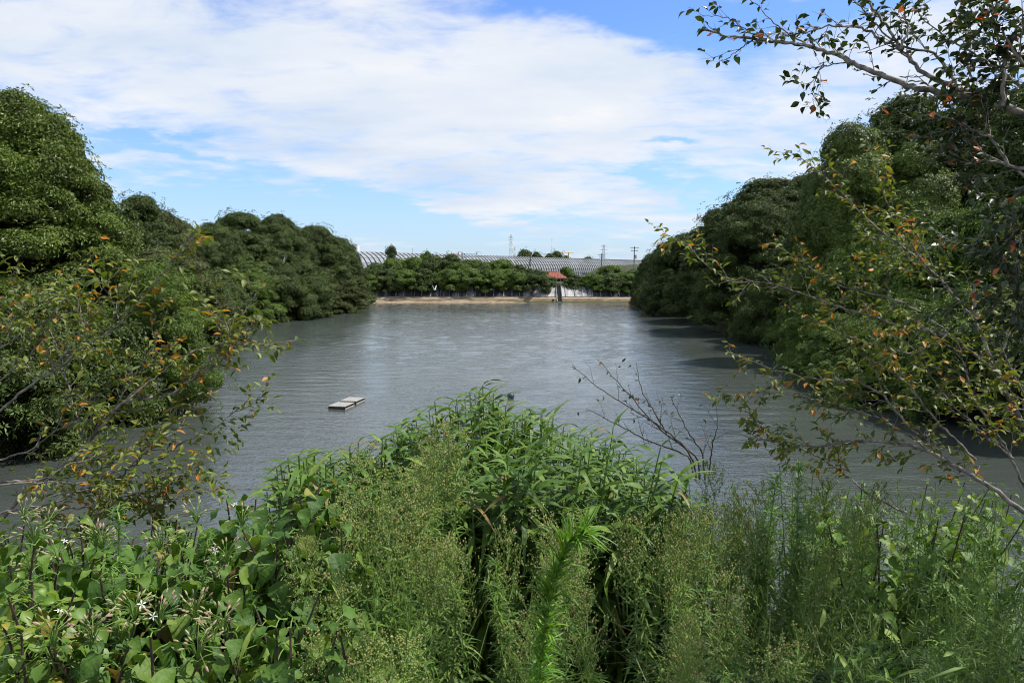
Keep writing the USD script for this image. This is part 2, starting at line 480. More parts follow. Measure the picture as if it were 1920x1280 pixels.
def crown_mesh(rng, C, R, axis, cover, per, rs, L, W, up=0.3, droop=0.05, cull=0.88, hull=0.72, ragged=0.16):
    """foliage: small leaf rosettes packed over the outside of the lobes C, R, with a dense inside. cover: leaf area for each area of lobe"""
    area = 4 * np.pi * ((R[:, 0] * R[:, 1]) ** 1.6 + 2 * (R[:, 0] * R[:, 2]) ** 1.6) / 3
    area = 4 * np.pi * (((R[:, 0] * R[:, 1]) ** 1.6 + 2 * (R[:, 0] * R[:, 2]) ** 1.6) / 3) ** (1 / 1.6)
    n = np.maximum((area * cover / (0.5 * L * W * per)).astype(int), 4)
    k = np.repeat(np.arange(len(C)), n)
    u = ball(rng, len(k))
    ok = u[:, 2] > -0.5 - 0.3 * rng.random(len(k))
    k, u = k[ok], u[ok]
    rad = 0.90 + 0.16 * rng.random(len(k)) ** 2 + ragged * (rng.random(len(k)) < 0.12) * rng.random(len(k)) * 3
    sc = C[k] + R[k] * u * rad[:, None]
    bump = meshkit.noise(sc * 1.9, 3) - 0.5
    sc = sc + u * (0.45 * bump * R[k].min(1))[:, None]
    tree = cKDTree(C)
    hidden = np.zeros(len(k), bool)
    for i, near in enumerate(tree.query_ball_point(C, 2 * R.max())):
        m = np.where(k == i)[0]
        for j in near:
            if j != i:
                hidden[m] |= (((sc[m] - C[j]) / R[j]) ** 2).sum(1) < cull ** 2
    sc, u, k = sc[~hidden], u[~hidden], k[~hidden]
    nrm = unit(u / R[k] * R[k].mean(1)[:, None] + [0, 0, up])
    m = len(sc)
    rsz = rs * (0.7 + 0.6 * rng.random(m))
    j = np.repeat(np.arange(m), per)
    t1 = unit(np.cross(nrm, ball(rng, m))); t2 = np.cross(nrm, t1)
    ang = (np.tile(np.arange(per), m) + rng.random(len(j)) * 0.7) * 2 * np.pi / per
    f = rng.random(len(j))
    tang = t1[j] * np.cos(ang)[:, None] + t2[j] * np.sin(ang)[:, None]
    P = sc[j] + tang * (rsz[j] * f * 0.8)[:, None] + nrm[j] * (rsz[j] * (0.25 - 0.45 * f))[:, None]
    D = unit(tang + nrm[j] * (0.55 - 0.75 * f)[:, None] + 0.25 * rng.normal(size=(len(j), 3)) + [0, 0, -droop])
    N = unit(nrm[j] + 0.35 * tang * f[:, None] + 0.28 * rng.normal(size=(len(j), 3)))
    s = 0.75 + 0.5 * rng.random(len(j))
    out = Soup().add(*leaves_mesh(leaf_array(DIAMOND, P, D, N, L * s, W * s, rng)))
    hv, hf = np.array(HULL.vertices), np.array(HULL.faces)
    if hull:
        for c, r in zip(C, R):
            q = hv * (0.9 + 0.2 * rng.random((len(hv), 1)))
            out.add(c + q * r * hull, hf)
    return out.get()


def dome_lobes(rng, n, R, H, z0=0.4, lobe=1.3, flat=0.75, power=0.62, irregular=0.3):
    """lobe centres over a dome of radius R and height H"""
    t = rng.random(n) ** 0.8
    z = z0 + t * (H - z0 - lobe * flat)
    th = rng.random(n) * 2 * np.pi
    wob = 1 + irregular * np.sin(th * 2 + rng.random() * 6) * 0.5 + irregular * np.sin(th * 3 + rng.random() * 6) * 0.4
    r = (R - lobe * 0.7) * np.maximum(1 - t ** (1 / power) * 0.98, 0.02) ** 0.55 * wob
    r *= 0.74 + 0.32 * rng.random(n)
    lr = lobe * (0.65 + 0.7 * rng.random(n))
    lr = lr * np.where(rng.random(n) < 0.28, 0.55, 1.0)         # smaller tufts stand out of the mass
    out = np.where(lr < lobe * 0.6, 1.03 + 0.10 * rng.random(n), 1.0)
    r = r * out; z = z + (out - 1) * 0.3 * z
    C = np.c_[r * np.cos(th), r * np.sin(th), z]
    return C, np.c_[lr, lr, lr * flat]


def limbs(rng, trunk_top, r0, targets, base=(0, 0, -0.6)):
    """a tapered trunk with limbs that reach into the lobes"""
    s = Soup()
    base = np.asarray(base, float); top = np.asarray(trunk_top, float)
    t = np.linspace(0, 1, 7)[:, None]
    pts = base + (top - base) * t + np.c_[np.sin(t[:, 0] * 5) * 0.08, np.cos(t[:, 0] * 4) * 0.08, 0 * t[:, 0]] * r0 * 6
    s.add(*tube(pts, r0 * (1.25 - 0.75 * t[:, 0]), 8))
    for q in targets:
        a = pts[rng.integers(2, 6)]
        mid = (a + q) / 2 + rng.normal(size=3) * 0.25 + [0, 0, -0.15]
        s.add(*tube([a, a * 0.5 + mid * 0.5, mid, mid * 0.45 + q * 0.55, q], r0 * np.array([0.45, 0.36, 0.26, 0.18, 0.07]), 5))
    return s.get()


FOREST = {
    'evergreen_green': leaf_mat('leaf_evergreen_green', [(0, (0.066, 0.102, 0.014)), (0.5, (0.085, 0.125, 0.019)), (1, (0.108, 0.146, 0.026))], rough=0.42, spec=0.3, patch_scale=0.5, trans=0.12),
    'dark_green': leaf_mat('leaf_dark_green', [(0, (0.042, 0.067, 0.013)), (0.5, (0.054, 0.083, 0.017)), (1, (0.070, 0.098, 0.023))], rough=0.5, spec=0.25, patch_scale=0.45, trans=0.10),
    'olive_green': leaf_mat('leaf_olive_green', [(0, (0.050, 0.066, 0.016)), (0.5, (0.064, 0.082, 0.021)), (1, (0.086, 0.094, 0.030))], rough=0.5, spec=0.25, patch_scale=0.45, trans=0.10),
    'fresh_green': leaf_mat('leaf_fresh_green', [(0, (0.066, 0.112, 0.016)), (0.5, (0.088, 0.142, 0.023)), (1, (0.115, 0.165, 0.034))], rough=0.55, spec=0.25, patch_scale=0.45, trans=0.16),
}


def tree_kind(name, seed, mat, R=5.0, H=9.0, n=90, lobe=1.2, flat=0.75, cover=1.5, per=8, rs=0.26, L=0.22, W=0.11, power=0.62, droop=0.1, irregular=0.3, z0=0.4, up=0.3, hull=0.72, ragged=0.16):
    rng = rng_(seed)
    C, Rl = dome_lobes(rng, n, R, H, z0, lobe, flat, power, irregular)
    k = kind(name)
    obj('crown', crown_mesh(rng, C, Rl, np.array([0, 0, H * 0.4]), cover, per, rs, L, W, up, droop, hull=hull, ragged=ragged), FOREST[mat], k)
    pick = rng.choice(len(C), min(14, n), replace=False)
    obj('trunk', limbs(rng, (0.2, 0.1, H * 0.6), 0.20, C[pick]), M['dark_bark'], k)
    return k, R, H


KINDS = {
    'dome': tree_kind('dome_tree', 11, 'dark_green', R=6.0, H=13.0, n=190, lobe=1.02, flat=0.66, ragged=0.25),
    'dome_green': tree_kind('green_dome_tree', 12, 'evergreen_green', R=6.5, H=13.0, n=230, lobe=0.95, flat=0.66),
    'tall': tree_kind('tall_tree', 13, 'dark_green', R=5.4, H=14.0, n=200, lobe=0.9, flat=0.58, irregular=0.5, power=0.5, ragged=0.45),
    'olive': tree_kind('olive_tree', 14, 'olive_green', R=5.0, H=11.5, n=170, lobe=0.82, flat=0.58, irregular=0.45, ragged=0.45),
    'layered': tree_kind('layered_tree', 15, 'dark_green', R=6.5, H=16.0, n=140, lobe=1.25, flat=0.28, z0=4.0, power=0.8, irregular=0.4, up=0.9, hull=0.6, ragged=0.6),
    'vine': tree_kind('vine_mound', 16, 'evergreen_green', R=4.6, H=16.0, n=90, lobe=1.35, flat=0.9, L=0.15, W=0.10, rs=0.2, power=0.8, irregular=0.2, ragged=0.05),
    'bush': tree_kind('bank_bush', 17, 'dark_green', R=4.6, H=6.2, n=130, lobe=0.78, flat=0.62, L=0.18, W=0.09, rs=0.22, irregular=0.5, ragged=0.5),
    'fresh_bush': tree_kind('fresh_bush', 18, 'fresh_green', R=4.5, H=7.4, n=170, lobe=0.62, flat=0.66, L=0.15, W=0.08, rs=0.2, irregular=0.5, ragged=0.6),
    'far_bush': tree_kind('far_bank_bush', 19, 'fresh_green', R=4.0, H=5.8, n=80, lobe=0.8, flat=0.62, L=0.26, W=0.15, rs=0.28, irregular=0.6, ragged=0.5),
    'far_dark': tree_kind('far_bank_dark_bush', 20, 'dark_green', R=4.0, H=5.8, n=80, lobe=0.8, flat=0.62, L=0.26, W=0.15, rs=0.28, irregular=0.6, ragged=0.5),
}


def bank_tree(which, px, py, dist, radius, label, rot, name='bank_tree', category='tree', group=None, base=None, deeper=0.0):
    """a tree whose top stands at pixel (px, py), dist metres ahead"""
    k, R, H = KINDS[which]
    p = at(px, py, dist)
    radius = radius * (1.15 if which.startswith('far_') and dist < 180 else 1.0)
    g = float(ground_z(p[0], dist)) if base is None else base
    g = max(g, -0.3) - deeper
    copy_of(k, name, label, category, (p[0], dist, g), rot, (radius / R, radius / R, (p[2] - g) / H), group)


# left bank, near to far
bank_tree('dome_green', -190, 170, 41, 7.5, 'tall bright green tree cut by the left edge of the photo', 0.4)
bank_tree('tall', 262, 368, 70, 4.2, 'dark tree rising just right of the big rounded tree on the left', 1.0)
bank_tree('olive', 306, 398, 76, 4.0, 'brownish olive tree between the big rounded tree and the left shore woods', 2.2)
bank_tree('tall', 340, 418, 88, 4.2, 'narrow dark tree top in the dip of the left skyline', 3.1)
bank_tree('dome', 398, 418, 97, 6.0, 'dark tree at the near end of the left shore woods', 0.3)
bank_tree('tall', 450, 399, 106, 6.5, 'tallest dark tree in the middle of the left shore woods', 1.7)
bank_tree('dome', 520, 403, 112, 7.0, 'broad dark tree right of the tallest one on the left shore', 2.9)
bank_tree('tall', 590, 424, 122, 6.3, 'dark tree with a ragged top towards the far end of the left shore', 4.1)
bank_tree('dome', 632, 446, 132, 6.0, 'dark tree stepping down at the far end of the left shore', 5.0)
bank_tree('olive', 652, 474, 143, 4.2, 'last low olive tree of the left shore beside the far wall', 0.9)
for i, (px, py, d, r, w, lab) in enumerate([
        (300, 468, 62, 5.0, 'olive', 'olive bush below the dip of the left skyline'),
        (385, 505, 88, 5.5, 'bush', 'dark bush hanging over the water at the near end of the left woods'),
        (440, 485, 97, 6.0, 'fresh_bush', 'green bush hanging over the water below the tallest left tree'),
        (500, 490, 102, 6.0, 'bush', 'dark bush with its foot in the shade on the left shore'),
        (560, 488, 110, 6.0, 'bush', 'bush on the left shore below the broad dark tree'),
        (612, 500, 119, 5.5, 'olive', 'olive bush on the left shore below the ragged tree'),
        (636, 510, 131, 4.6, 'bush', 'small dark bush where the left shore nears the wall'),
        (660, 516, 145, 3.6, 'fresh_bush', 'green bush on the left corner of the far wall')]):
    bank_tree(w, px, py, d, r, lab, i * 1.3 + 0.2, 'shore_bush', 'bush', deeper=0.3)

for i, (px, py, d, r, w, lab) in enumerate([
        (60, 545, 31, 4.0, 'bush', 'dark shaded bush under the big rounded evergreen at the left water'),
        (-120, 560, 27, 4.5, 'bush', 'dark shaded bush at the left edge behind the cherry'),
        (180, 570, 36, 3.0, 'fresh_bush', 'low green bush at the foot of the big rounded evergreen')]):
    bank_tree(w, px, py, d, r, lab, i * 1.9 + 0.8, 'shore_bush', 'bush', deeper=0.3)

# right bank, far to near
bank_tree('dome', 1224, 476, 143, 4.3, 'low dark tree at the far end of the right shore, beside the utility pole', 0.5)
bank_tree('olive', 1250, 456, 128, 5.0, 'olive tree second from the far end of the right shore', 1.5)
bank_tree('dome', 1284, 438, 114, 6.0, 'rounded dark tree below the sloping right skyline', 2.5)
bank_tree('tall', 1352, 392, 98, 6.0, 'dark tree at the left foot of the broad tree on the right bank', 3.5)
bank_tree('layered', 1440, 338, 84, 6.6, 'broad tree with feathery flat layers on the right bank', 0.4)
bank_tree('dome', 1425, 372, 80, 6.0, 'grey green rounded tree in front of the feathery layered tree', 5.4)
bank_tree('tall', 1512, 330, 88, 5.5, 'dark tree in the notch left of the vine covered hump', 4.4)
bank_tree('vine', 1600, 236, 56, 4.6, 'vine covered hump with rounded bulges, highest green mound on the right bank', 0.2)
bank_tree('vine', 1722, 268, 54, 4.0, 'second vine covered hump right of the highest one', 2.0)
bank_tree('layered', 1700, 186, 66, 6.5, 'dark layered tree on top of the right hill', 1.2)
bank_tree('layered', 1850, 170, 60, 6.5, 'dark layered tree behind the overhanging branch at the right', 3.2)
bank_tree('dome', 1960, 160, 55, 6.5, 'dark tree on the hill cut by the right edge', 3.8)
bank_tree('dome', 1530, 400, 66, 4.5, 'dark tree below the vine covered hump', 1.9)
for i, (px, py, d, r, w, lab) in enumerate([
        (1238, 512, 136, 4.3, 'bush', 'bush at the far end of the right shore over the sand'),
        (1272, 503, 116, 5.4, 'bush', 'dark bush over the water below the rounded dark tree'),
        (1325, 490, 100, 6.0, 'bush', 'dark bush at the waterline below the broad right tree'),
        (1395, 490, 84, 5.5, 'bush', 'black shaded bush over the right water, left of the cherry twigs'),
        (1465, 500, 72, 5.0, 'bush', 'shaded bush at the waterline behind the cherry twigs'),
        (1560, 500, 58, 4.6, 'fresh_bush', 'green bush below the vine covered hump'),
        (1650, 440, 50, 5.0, 'fresh_bush', 'bright green bush on the slope under the vine humps'),
        (1780, 400, 45, 5.0, 'fresh_bush', 'bright green bush on the slope at the far right'),
        (1900, 370, 42, 5.0, 'fresh_bush', 'green bush on the slope cut by the right edge'),
        (1590, 590, 45, 3.6, 'fresh_bush', 'lower green bush by the right water behind the cherry'),
        (1700, 560, 39, 3.8, 'fresh_bush', 'lower bright bush on the right bank behind the cherry fork'),
        (1830, 540, 35, 4.2, 'fresh_bush', 'near bright bush on the right bank'),
        (1960, 560, 31, 4.2, 'bush', 'near dark bush on the right bank at the edge')]):
    bank_tree(w, px, py, d, r, lab, i * 1.7 + 0.6, 'shore_bush', 'bush', deeper=0.3)

# the big rounded tree at the left: leaves larger and more of them, it stands nearest
rng = rng_(31)
BIG = at(5, 178, 38); bg_ = float(ground_z(BIG[0], 38.0))
big = thing('rounded_evergreen', 'big rounded evergreen with dense leaf rosettes at the left edge', 'tree', (BIG[0], 38, bg_))
bh = BIG[2] - bg_
C, Rl = dome_lobes(rng, 520, 7.3, bh, 0.3, 0.88, 0.62, 0.85, 0.08)
obj('crown', crown_mesh(rng, C, Rl, np.array([0, 0, bh * 0.3]), 1.5, 9, 0.24, 0.19, 0.075, 0.35, 0.0, ragged=0.25), FOREST['evergreen_green'], big)
obj('trunk', limbs(rng, (0.3, 0.2, bh * 0.6), 0.32, C[rng.choice(len(C), 20, replace=False)]), M['dark_bark'], big)
# the loose lighter tree that leans over the water in front of it
LT = at(300, 500, 36); lg = float(ground_z(LT[0], 36.0))
lt = thing('shore_tree', 'loose light green tree leaning over the left water in front of the big evergreen', 'tree', (LT[0], 36, max(lg, 0)))
C, Rl = dome_lobes(rng, 120, 2.7, LT[2] - max(lg, 0), 0.2, 0.6, 0.8, 0.7, 0.5)
obj('crown', crown_mesh(rng, C, Rl, np.array([0, 0, 1.0]), 1.5, 8, 0.17, 0.13, 0.05, 0.2, 0.35, hull=0.7, ragged=0.5), FOREST['fresh_green'], lt)
obj('trunk', limbs(rng, (0.2, 0.1, 2.6), 0.13, C[rng.choice(len(C), 14, replace=False)]), M['bark'], lt)

# bushes on the far embankment
for i, (px, py, d, r, w, lab) in enumerate([
        (705, 494, 166, 3.6, 'far_dark', 'dark bush at the left end of the far bank'),
        (738, 484, 170, 4.0, 'far_bush', 'green bush below the lone round tree on the far bank'),
        (778, 482, 171, 4.2, 'far_bush', 'pale green bush in front of the left barrier panels'),
        (815, 480, 170, 4.0, 'far_dark', 'dark bush left of the highest part of the far hedge'),
        (850, 478, 171, 4.3, 'far_dark', 'dark olive crown at the highest part of the far hedge'),
        (892, 487, 171, 4.0, 'far_bush', 'green bush right of the highest part of the far hedge'),
        (940, 486, 172, 4.0, 'far_bush', 'yellow green bush under the middle barrier panels'),
        (975, 497, 172, 3.0, 'far_dark', 'small dark bush left of the red roof'),
        (722, 505, 163.4, 3.4, 'far_dark', 'dark bush over the wall at its left end'),
        (760, 506, 163.4, 3.6, 'far_bush', 'low green bush over the wall, second from the left'),
        (800, 505, 163.4, 3.6, 'far_dark', 'low dark bush over the wall behind the white bird'),
        (842, 505, 163.4, 3.6, 'far_bush', 'low bush over the wall right of the white bird'),
        (880, 503, 163.4, 3.7, 'far_bush', 'bright bush hanging down the wall in the middle'),
        (925, 506, 163.6, 3.6, 'far_bush', 'low bright bush over the wall left of the stained ribs'),
        (965, 509, 163.8, 3.2, 'far_bush', 'green bush over the wall near the red roof'),
        (1012, 507, 163.8, 3.6, 'far_dark', 'dark rounded bush in front of the red roof'),
        (1080, 516, 165.5, 2.8, 'far_dark', 'rounded bush right of the concrete stairs'),
        (1112, 513, 164.2, 3.2, 'far_bush', 'green bush in front of the white shed'),
        (1146, 497, 171, 3.6, 'far_bush', 'bright rounded bush by the right utility pole'),
        (1150, 514, 163.8, 3.4, 'far_dark', 'dark bush over the right half of the wall'),
        (1185, 506, 169, 3.4, 'far_dark', 'dark bush at the right end of the far wall'),
        (692, 512, 162.6, 3.0, 'far_bush', 'bush hanging over the left corner of the far wall'),
        (745, 497, 168, 3.2, 'far_dark', 'dark bush in the second row of the far hedge at the left'),
        (865, 493, 168, 3.4, 'far_bush', 'olive bush in the second row of the far hedge, middle'),
        (908, 496, 168, 3.2, 'far_dark', 'dark bush between the bright bushes of the far hedge'),
        (1185, 512, 163.8, 3.2, 'far_bush', 'bright bush hanging over the right end of the wall'),
        (1062, 500, 184, 2.4, 'far_bush', 'bush behind the red roof')]):
    bank_tree(w, px, py, d, r, lab, i * 2.1, 'far_bush', 'bush', base=1.9 if d < 165 else 2.3 if d < 167 else 3.2)
LP = at(733, 456, 176)
lone = thing('lone_tree', 'lone round topped tree standing above the far hedge', 'tree', (LP[0], 176, 3.2))
rng = rng_(33); lh = LP[2] - 3.2
C = np.array([(0, 0, lh - 1.5), (.3, .2, lh - 2.2), (-.45, 0, lh - 2.0), (.1, -.3, lh - 2.9), (-.2, .3, lh - 3.5), (.2, 0, lh - 4.3)]); Rl = np.array([(1.0, 1.0, 1.0), (1.0, 1, .9), (.9, .9, .9), (.9, .9, .9), (.7, .7, .8), (.6, .6, .8)])
obj('crown', crown_mesh(rng, C, Rl, np.array([0, 0, lh - 2.5]), 1.5, 8, 0.28, 0.26, 0.15), FOREST['dark_green'], lone)
obj('trunk', tube([(0, 0, -0.3), (0.1, 0, lh - 4), (0, 0, lh - 2)], [.16, .13, .08], 6), M['dark_bark'], lone)
bank_tree('far_bush', 800, 471, 172, 1.8, 'thin feathery sapling against the barrier on the far bank', 0.7, 'sapling', base=3.2)
for i, (px, py, d, r, lab) in enumerate([(985, 469, 390, 7.5, 'distant dark tree behind the barrier beside the lattice tower'), (1008, 473, 392, 6, 'distant tree in the middle of the clump behind the barrier'),
                                         (1045, 472, 394, 7, 'distant rounded tree at the right of the clump behind the barrier'), (1102, 482, 420, 6.0, 'distant low tree behind the right barrier panels'),
                                         (1028, 476, 392, 6.0, 'distant tree under the thin mast')]):
    bank_tree('far_dark', px, py, d, r, lab, i * 1.1, 'distant_tree', base=3.4)

# ------------------------------------------------------------------ the far bank: revetment, stairs, pavilion, barrier, poles
M['tan_concrete'] = rough_mat('tan_concrete', (0.17, 0.125, 0.075), (0.31, 0.235, 0.15), 0.9, 0.9, bump=0.3, stretch=(0.6, 1, 2.5))


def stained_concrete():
    """pale concrete with black algae washed down it, and tree shade painted in away from the stairs"""
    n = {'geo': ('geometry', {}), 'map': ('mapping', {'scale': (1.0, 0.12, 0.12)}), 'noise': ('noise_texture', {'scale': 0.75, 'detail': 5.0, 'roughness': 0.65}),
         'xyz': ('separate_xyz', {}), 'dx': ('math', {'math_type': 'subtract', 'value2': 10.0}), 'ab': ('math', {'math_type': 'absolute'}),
         'near': ('map_range', {'from_min': 2.0, 'from_max': 9.0, 'to_min': 0.30, 'to_max': 0.0, 'clamp': True}), 'm': ('math', {'math_type': 'add'}),  # darker away from the stairs: tree shade put into the colour
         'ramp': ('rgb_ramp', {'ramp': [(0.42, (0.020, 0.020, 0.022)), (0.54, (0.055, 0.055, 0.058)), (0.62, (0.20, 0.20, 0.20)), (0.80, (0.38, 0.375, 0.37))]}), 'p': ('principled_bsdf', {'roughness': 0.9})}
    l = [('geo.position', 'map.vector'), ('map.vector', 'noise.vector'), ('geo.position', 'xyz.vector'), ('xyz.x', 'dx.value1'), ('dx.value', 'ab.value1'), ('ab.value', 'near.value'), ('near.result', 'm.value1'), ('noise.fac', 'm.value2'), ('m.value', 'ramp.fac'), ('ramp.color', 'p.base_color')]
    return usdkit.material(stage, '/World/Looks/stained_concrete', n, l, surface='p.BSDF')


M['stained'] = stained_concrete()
M['pale_concrete'] = rough_mat('pale_concrete', (0.09, 0.09, 0.088), (0.36, 0.355, 0.345), 0.9, 0.9)
M['dark_concrete'] = rough_mat('dark_concrete', (0.035, 0.034, 0.033), (0.10, 0.095, 0.09), 2.5, 0.9)

rv = thing('retaining_wall', 'long sloping concrete wall of the far bank, black with stains and painted shade, with pale ribs above a tan toe', 'wall', (0, 0, 0))
X0, X1 = -36.0, 30.0


def slab(x0, x1, prof):
    """a slab along x with the profile prof of (y, z) points, closed"""
    k = len(prof)
    nn = max(2, int((x1 - x0) / 2) + 1)
    xs = np.linspace(x0, x1, nn)
    v = np.array([(x, y, z) for x in xs for y, z in prof])
    f = []
    for a in range(nn - 1):
        for b in range(k):
            c = (b + 1) % k
            f += [[a * k + b, (a + 1) * k + b, (a + 1) * k + c], [a * k + b, (a + 1) * k + c, a * k + c]]
    e = (nn - 1) * k
    for b in range(1, k - 1):
        f += [[0, b, b + 1], [e, e + b + 1, e + b]]
    return v, np.array(f)


TOE = [(157.9, -0.8), (158.6, 0.75), (160.2, 1.05), (160.2, -0.8)]
FACE = [(160.3, 0.5), (160.3, 1.02), (163.4, 3.35), (164.0, 3.35), (164.0, 0.5)]
ST = 10.2                                            # the stairs stand here
obj('toe', slab(X0, ST - 0.62, TOE), M['tan_concrete'], rv)
obj('toe', slab(ST + 0.62, X1, TOE), M['tan_concrete'], rv)
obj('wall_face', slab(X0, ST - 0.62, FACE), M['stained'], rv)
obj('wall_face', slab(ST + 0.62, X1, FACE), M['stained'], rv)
obj('wall_coping', slab(X0, ST - 0.62, [(160.0, 1.056), (160.0, 1.17), (160.5, 1.17), (160.5, 1.056)]), M['pale_concrete'], rv)
obj('wall_coping', slab(ST + 0.62, X1, [(160.0, 1.056), (160.0, 1.17), (160.5, 1.17), (160.5, 1.056)]), M['pale_concrete'], rv)
rng = rng_(41)
for x in np.arange(X0 + 0.8, X1 - 0.5, 1.95):
    if abs(x - ST) < 1.0:
        continue
    w_ = rng.uniform(0.07, 0.20); x = x + rng.normal() * 0.15
    obj('rib', slab(x, x + w_, [(160.36, 0.9), (160.2, 1.172), (163.3, 3.50), (163.5, 3.30)]), M['pale_concrete'], rv)

stairs = thing('concrete_stairs', 'narrow dark concrete stairs climbing the far wall below the red roof', 'stairs', (ST, 158.0, 0))
for i in range(16):
    s = Soup(); z = -0.15 + i * 0.235
    s.box((0, 0.25 + i * 0.38, z / 2 - 0.2), (0.86, 0.378, z + 0.6))
    obj('step', s.get(), M['dark_concrete'], stairs)
for sx_ in (-0.52, 0.52):
    v, f = slab(sx_ - 0.085, sx_ + 0.085, [(-0.1, -0.8), (-0.1, 0.30), (6.2, 3.95), (6.2, 3.0)])
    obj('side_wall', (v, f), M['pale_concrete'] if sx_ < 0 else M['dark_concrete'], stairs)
gauge = thing('water_gauge', 'small dark gauge block at the waterline left of the concrete stairs', 'gauge', (8.75, 158.2, 0.45))
obj('block', trimesh.creation.box((0.45, 0.3, 0.4)), M['dark_concrete'], gauge)
obj('post', trimesh.creation.box((0.12, 0.12, 1.2), trimesh.transformations.translation_matrix((0, 0, -0.7))), M['dark_concrete'], gauge)

# pavilion with the red roof
M['red_tile'] = rough_mat('red_tile', (0.20, 0.062, 0.042), (0.29, 0.10, 0.066), 1.2, 0.8)
M['white_paint'] = rough_mat('white_paint', (0.52, 0.50, 0.56), (0.66, 0.64, 0.70), 2.0, 0.7)
M['shade_wall'] = rough_mat('shade_wall', (0.16, 0.13, 0.14), (0.24, 0.20, 0.21), 2.0, 0.9)
pv = thing('pavilion', 'small pavilion with a red hipped roof and white posts behind the far bushes', 'pavilion', (8.7, 173.5, 3.0))
hx, hy, ze, zr = 4.1, 3.0, 2.0, 3.45                # roof half sizes, eave and ridge height
rf = np.array([(-hx, -hy, ze), (hx, -hy, ze), (hx, hy, ze), (-hx, hy, ze), (-1.9, 0, zr), (1.9, 0, zr), (-hx, -hy, ze - .16), (hx, -hy, ze - .16), (hx, hy, ze - .16), (-hx, hy, ze - .16)], float)
ff = [[0, 1, 5], [0, 5, 4], [2, 3, 4], [2, 4, 5], [1, 2, 5], [3, 0, 4], [6, 8, 7], [6, 9, 8]]
for a in range(4):
    b = (a + 1) % 4
    ff += [[a, 6 + a, 6 + b], [a, 6 + b, b]]
roof = obj('roof', (rf, np.array(ff)), M['red_tile'], pv)
for k_ in range(24):                                  # tile rolls down the front
    x = -hx + 0.25 + k_ * (2 * hx - 0.5) / 23
    top = 1 - max(0, (abs(x) - 1.9) / (hx - 1.9))
    obj('tile_row', tube([(x, -hy, ze + 0.03), (x, -hy + top * hy, ze + 0.03 + top * (zr - ze))], 0.07, 5), M['red_tile'], roof)
obj('ridge', tube([(-2.0, 0, zr + .05), (2.0, 0, zr + .05)], 0.14, 6), M['red_tile'], roof)
for x in np.linspace(-hx + 0.6, hx - 0.6, 8):
    obj('post', trimesh.creation.box((0.14, 0.14, 2.0), trimesh.transformations.translation_matrix((x, -hy + 0.5, 0.9))), M['white_paint'], pv)
for z in (0.35, 0.65, 0.95):
    obj('rail', trimesh.creation.box((2 * hx - 1.2, 0.06, 0.08), trimesh.transformations.translation_matrix((0, -hy + 0.5, z))), M['white_paint'], pv)
obj('back_wall', trimesh.creation.box((2 * hx - 1.6, 3.6, 1.9), trimesh.transformations.translation_matrix((0, 0.9, 0.95))), M['shade_wall'], pv)

# white shed
M['shed_white'] = rough_mat('shed_white', (0.40, 0.42, 0.47), (0.50, 0.52, 0.58), 1.0, 0.6)
M['dark_metal'] = rough_mat('dark_metal', (0.035, 0.038, 0.045), (0.06, 0.062, 0.07), 2.0, 0.5)
sh = thing('white_shed', 'low white shed with a dark flat roof edge under the right barrier panels', 'shed', (20.6, 186.0, 3.3))
obj('wall', trimesh.creation.box((6.6, 5.0, 2.6), trimesh.transformations.translation_matrix((0, 0, 1.3))), M['shed_white'], sh)
obj('roof', trimesh.creation.box((7.0, 5.4, 0.22), trimesh.transformations.translation_matrix((0.2, 0, 2.73))), M['dark_metal'], sh)
obj('door', trimesh.creation.box((1.6, 0.06, 2.0), trimesh.transformations.translation_matrix((1.6, -2.53, 1.0))), M['white_paint'], sh)

# road barrier: curved ribs leaning over the carriageway with clear panels between
def panel_material():
    n = {'geo': ('geometry', {}), 'noise': ('noise_texture', {'scale': 0.12, 'detail': 3.0}), 'ramp': ('rgb_ramp', {'ramp': [(0.35, (0.20, 0.215, 0.225)), (0.65, (0.28, 0.295, 0.305))]}),
         'p': ('principled_bsdf', {'roughness': 0.35}), 't': ('transparent_bsdf', {'color': (0.8, 0.85, 0.88)}), 'mix': ('mix_closure', {'fac': 0.18})}
    l = [('geo.position', 'noise.vector'), ('noise.fac', 'ramp.fac'), ('ramp.color', 'p.base_color'), ('p.BSDF', 'mix.closure1'), ('t.BSDF', 'mix.closure2')]
    return usdkit.material(stage, '/World/Looks/barrier_panel', n, l, surface='mix.closure')


M['panel'] = panel_material()
M['rib_steel'] = rough_mat('rib_steel', (0.045, 0.047, 0.052), (0.07, 0.072, 0.08), 1.0, 0.55)
A, B = np.array([-44.0, 181.5]), np.array([70.0, 376.0])
e1 = (B - A) / np.linalg.norm(B - A); e2 = np.array([-e1[1], e1[0]])
length = float(np.linalg.norm(B - A))
BZ = 2.6
# profile: upright foot, then bending away over the road
prof = np.array([(0, 0), (0, 1.6), (0.05, 3.0), (0.35, 4.6), (1.0, 6.1), (2.0, 7.4), (3.3, 8.4), (4.6, 9.0)])


def bar_pt(s_, q):
    return np.array([*(A + e1 * s_ + e2 * q[0]), BZ + q[1]])


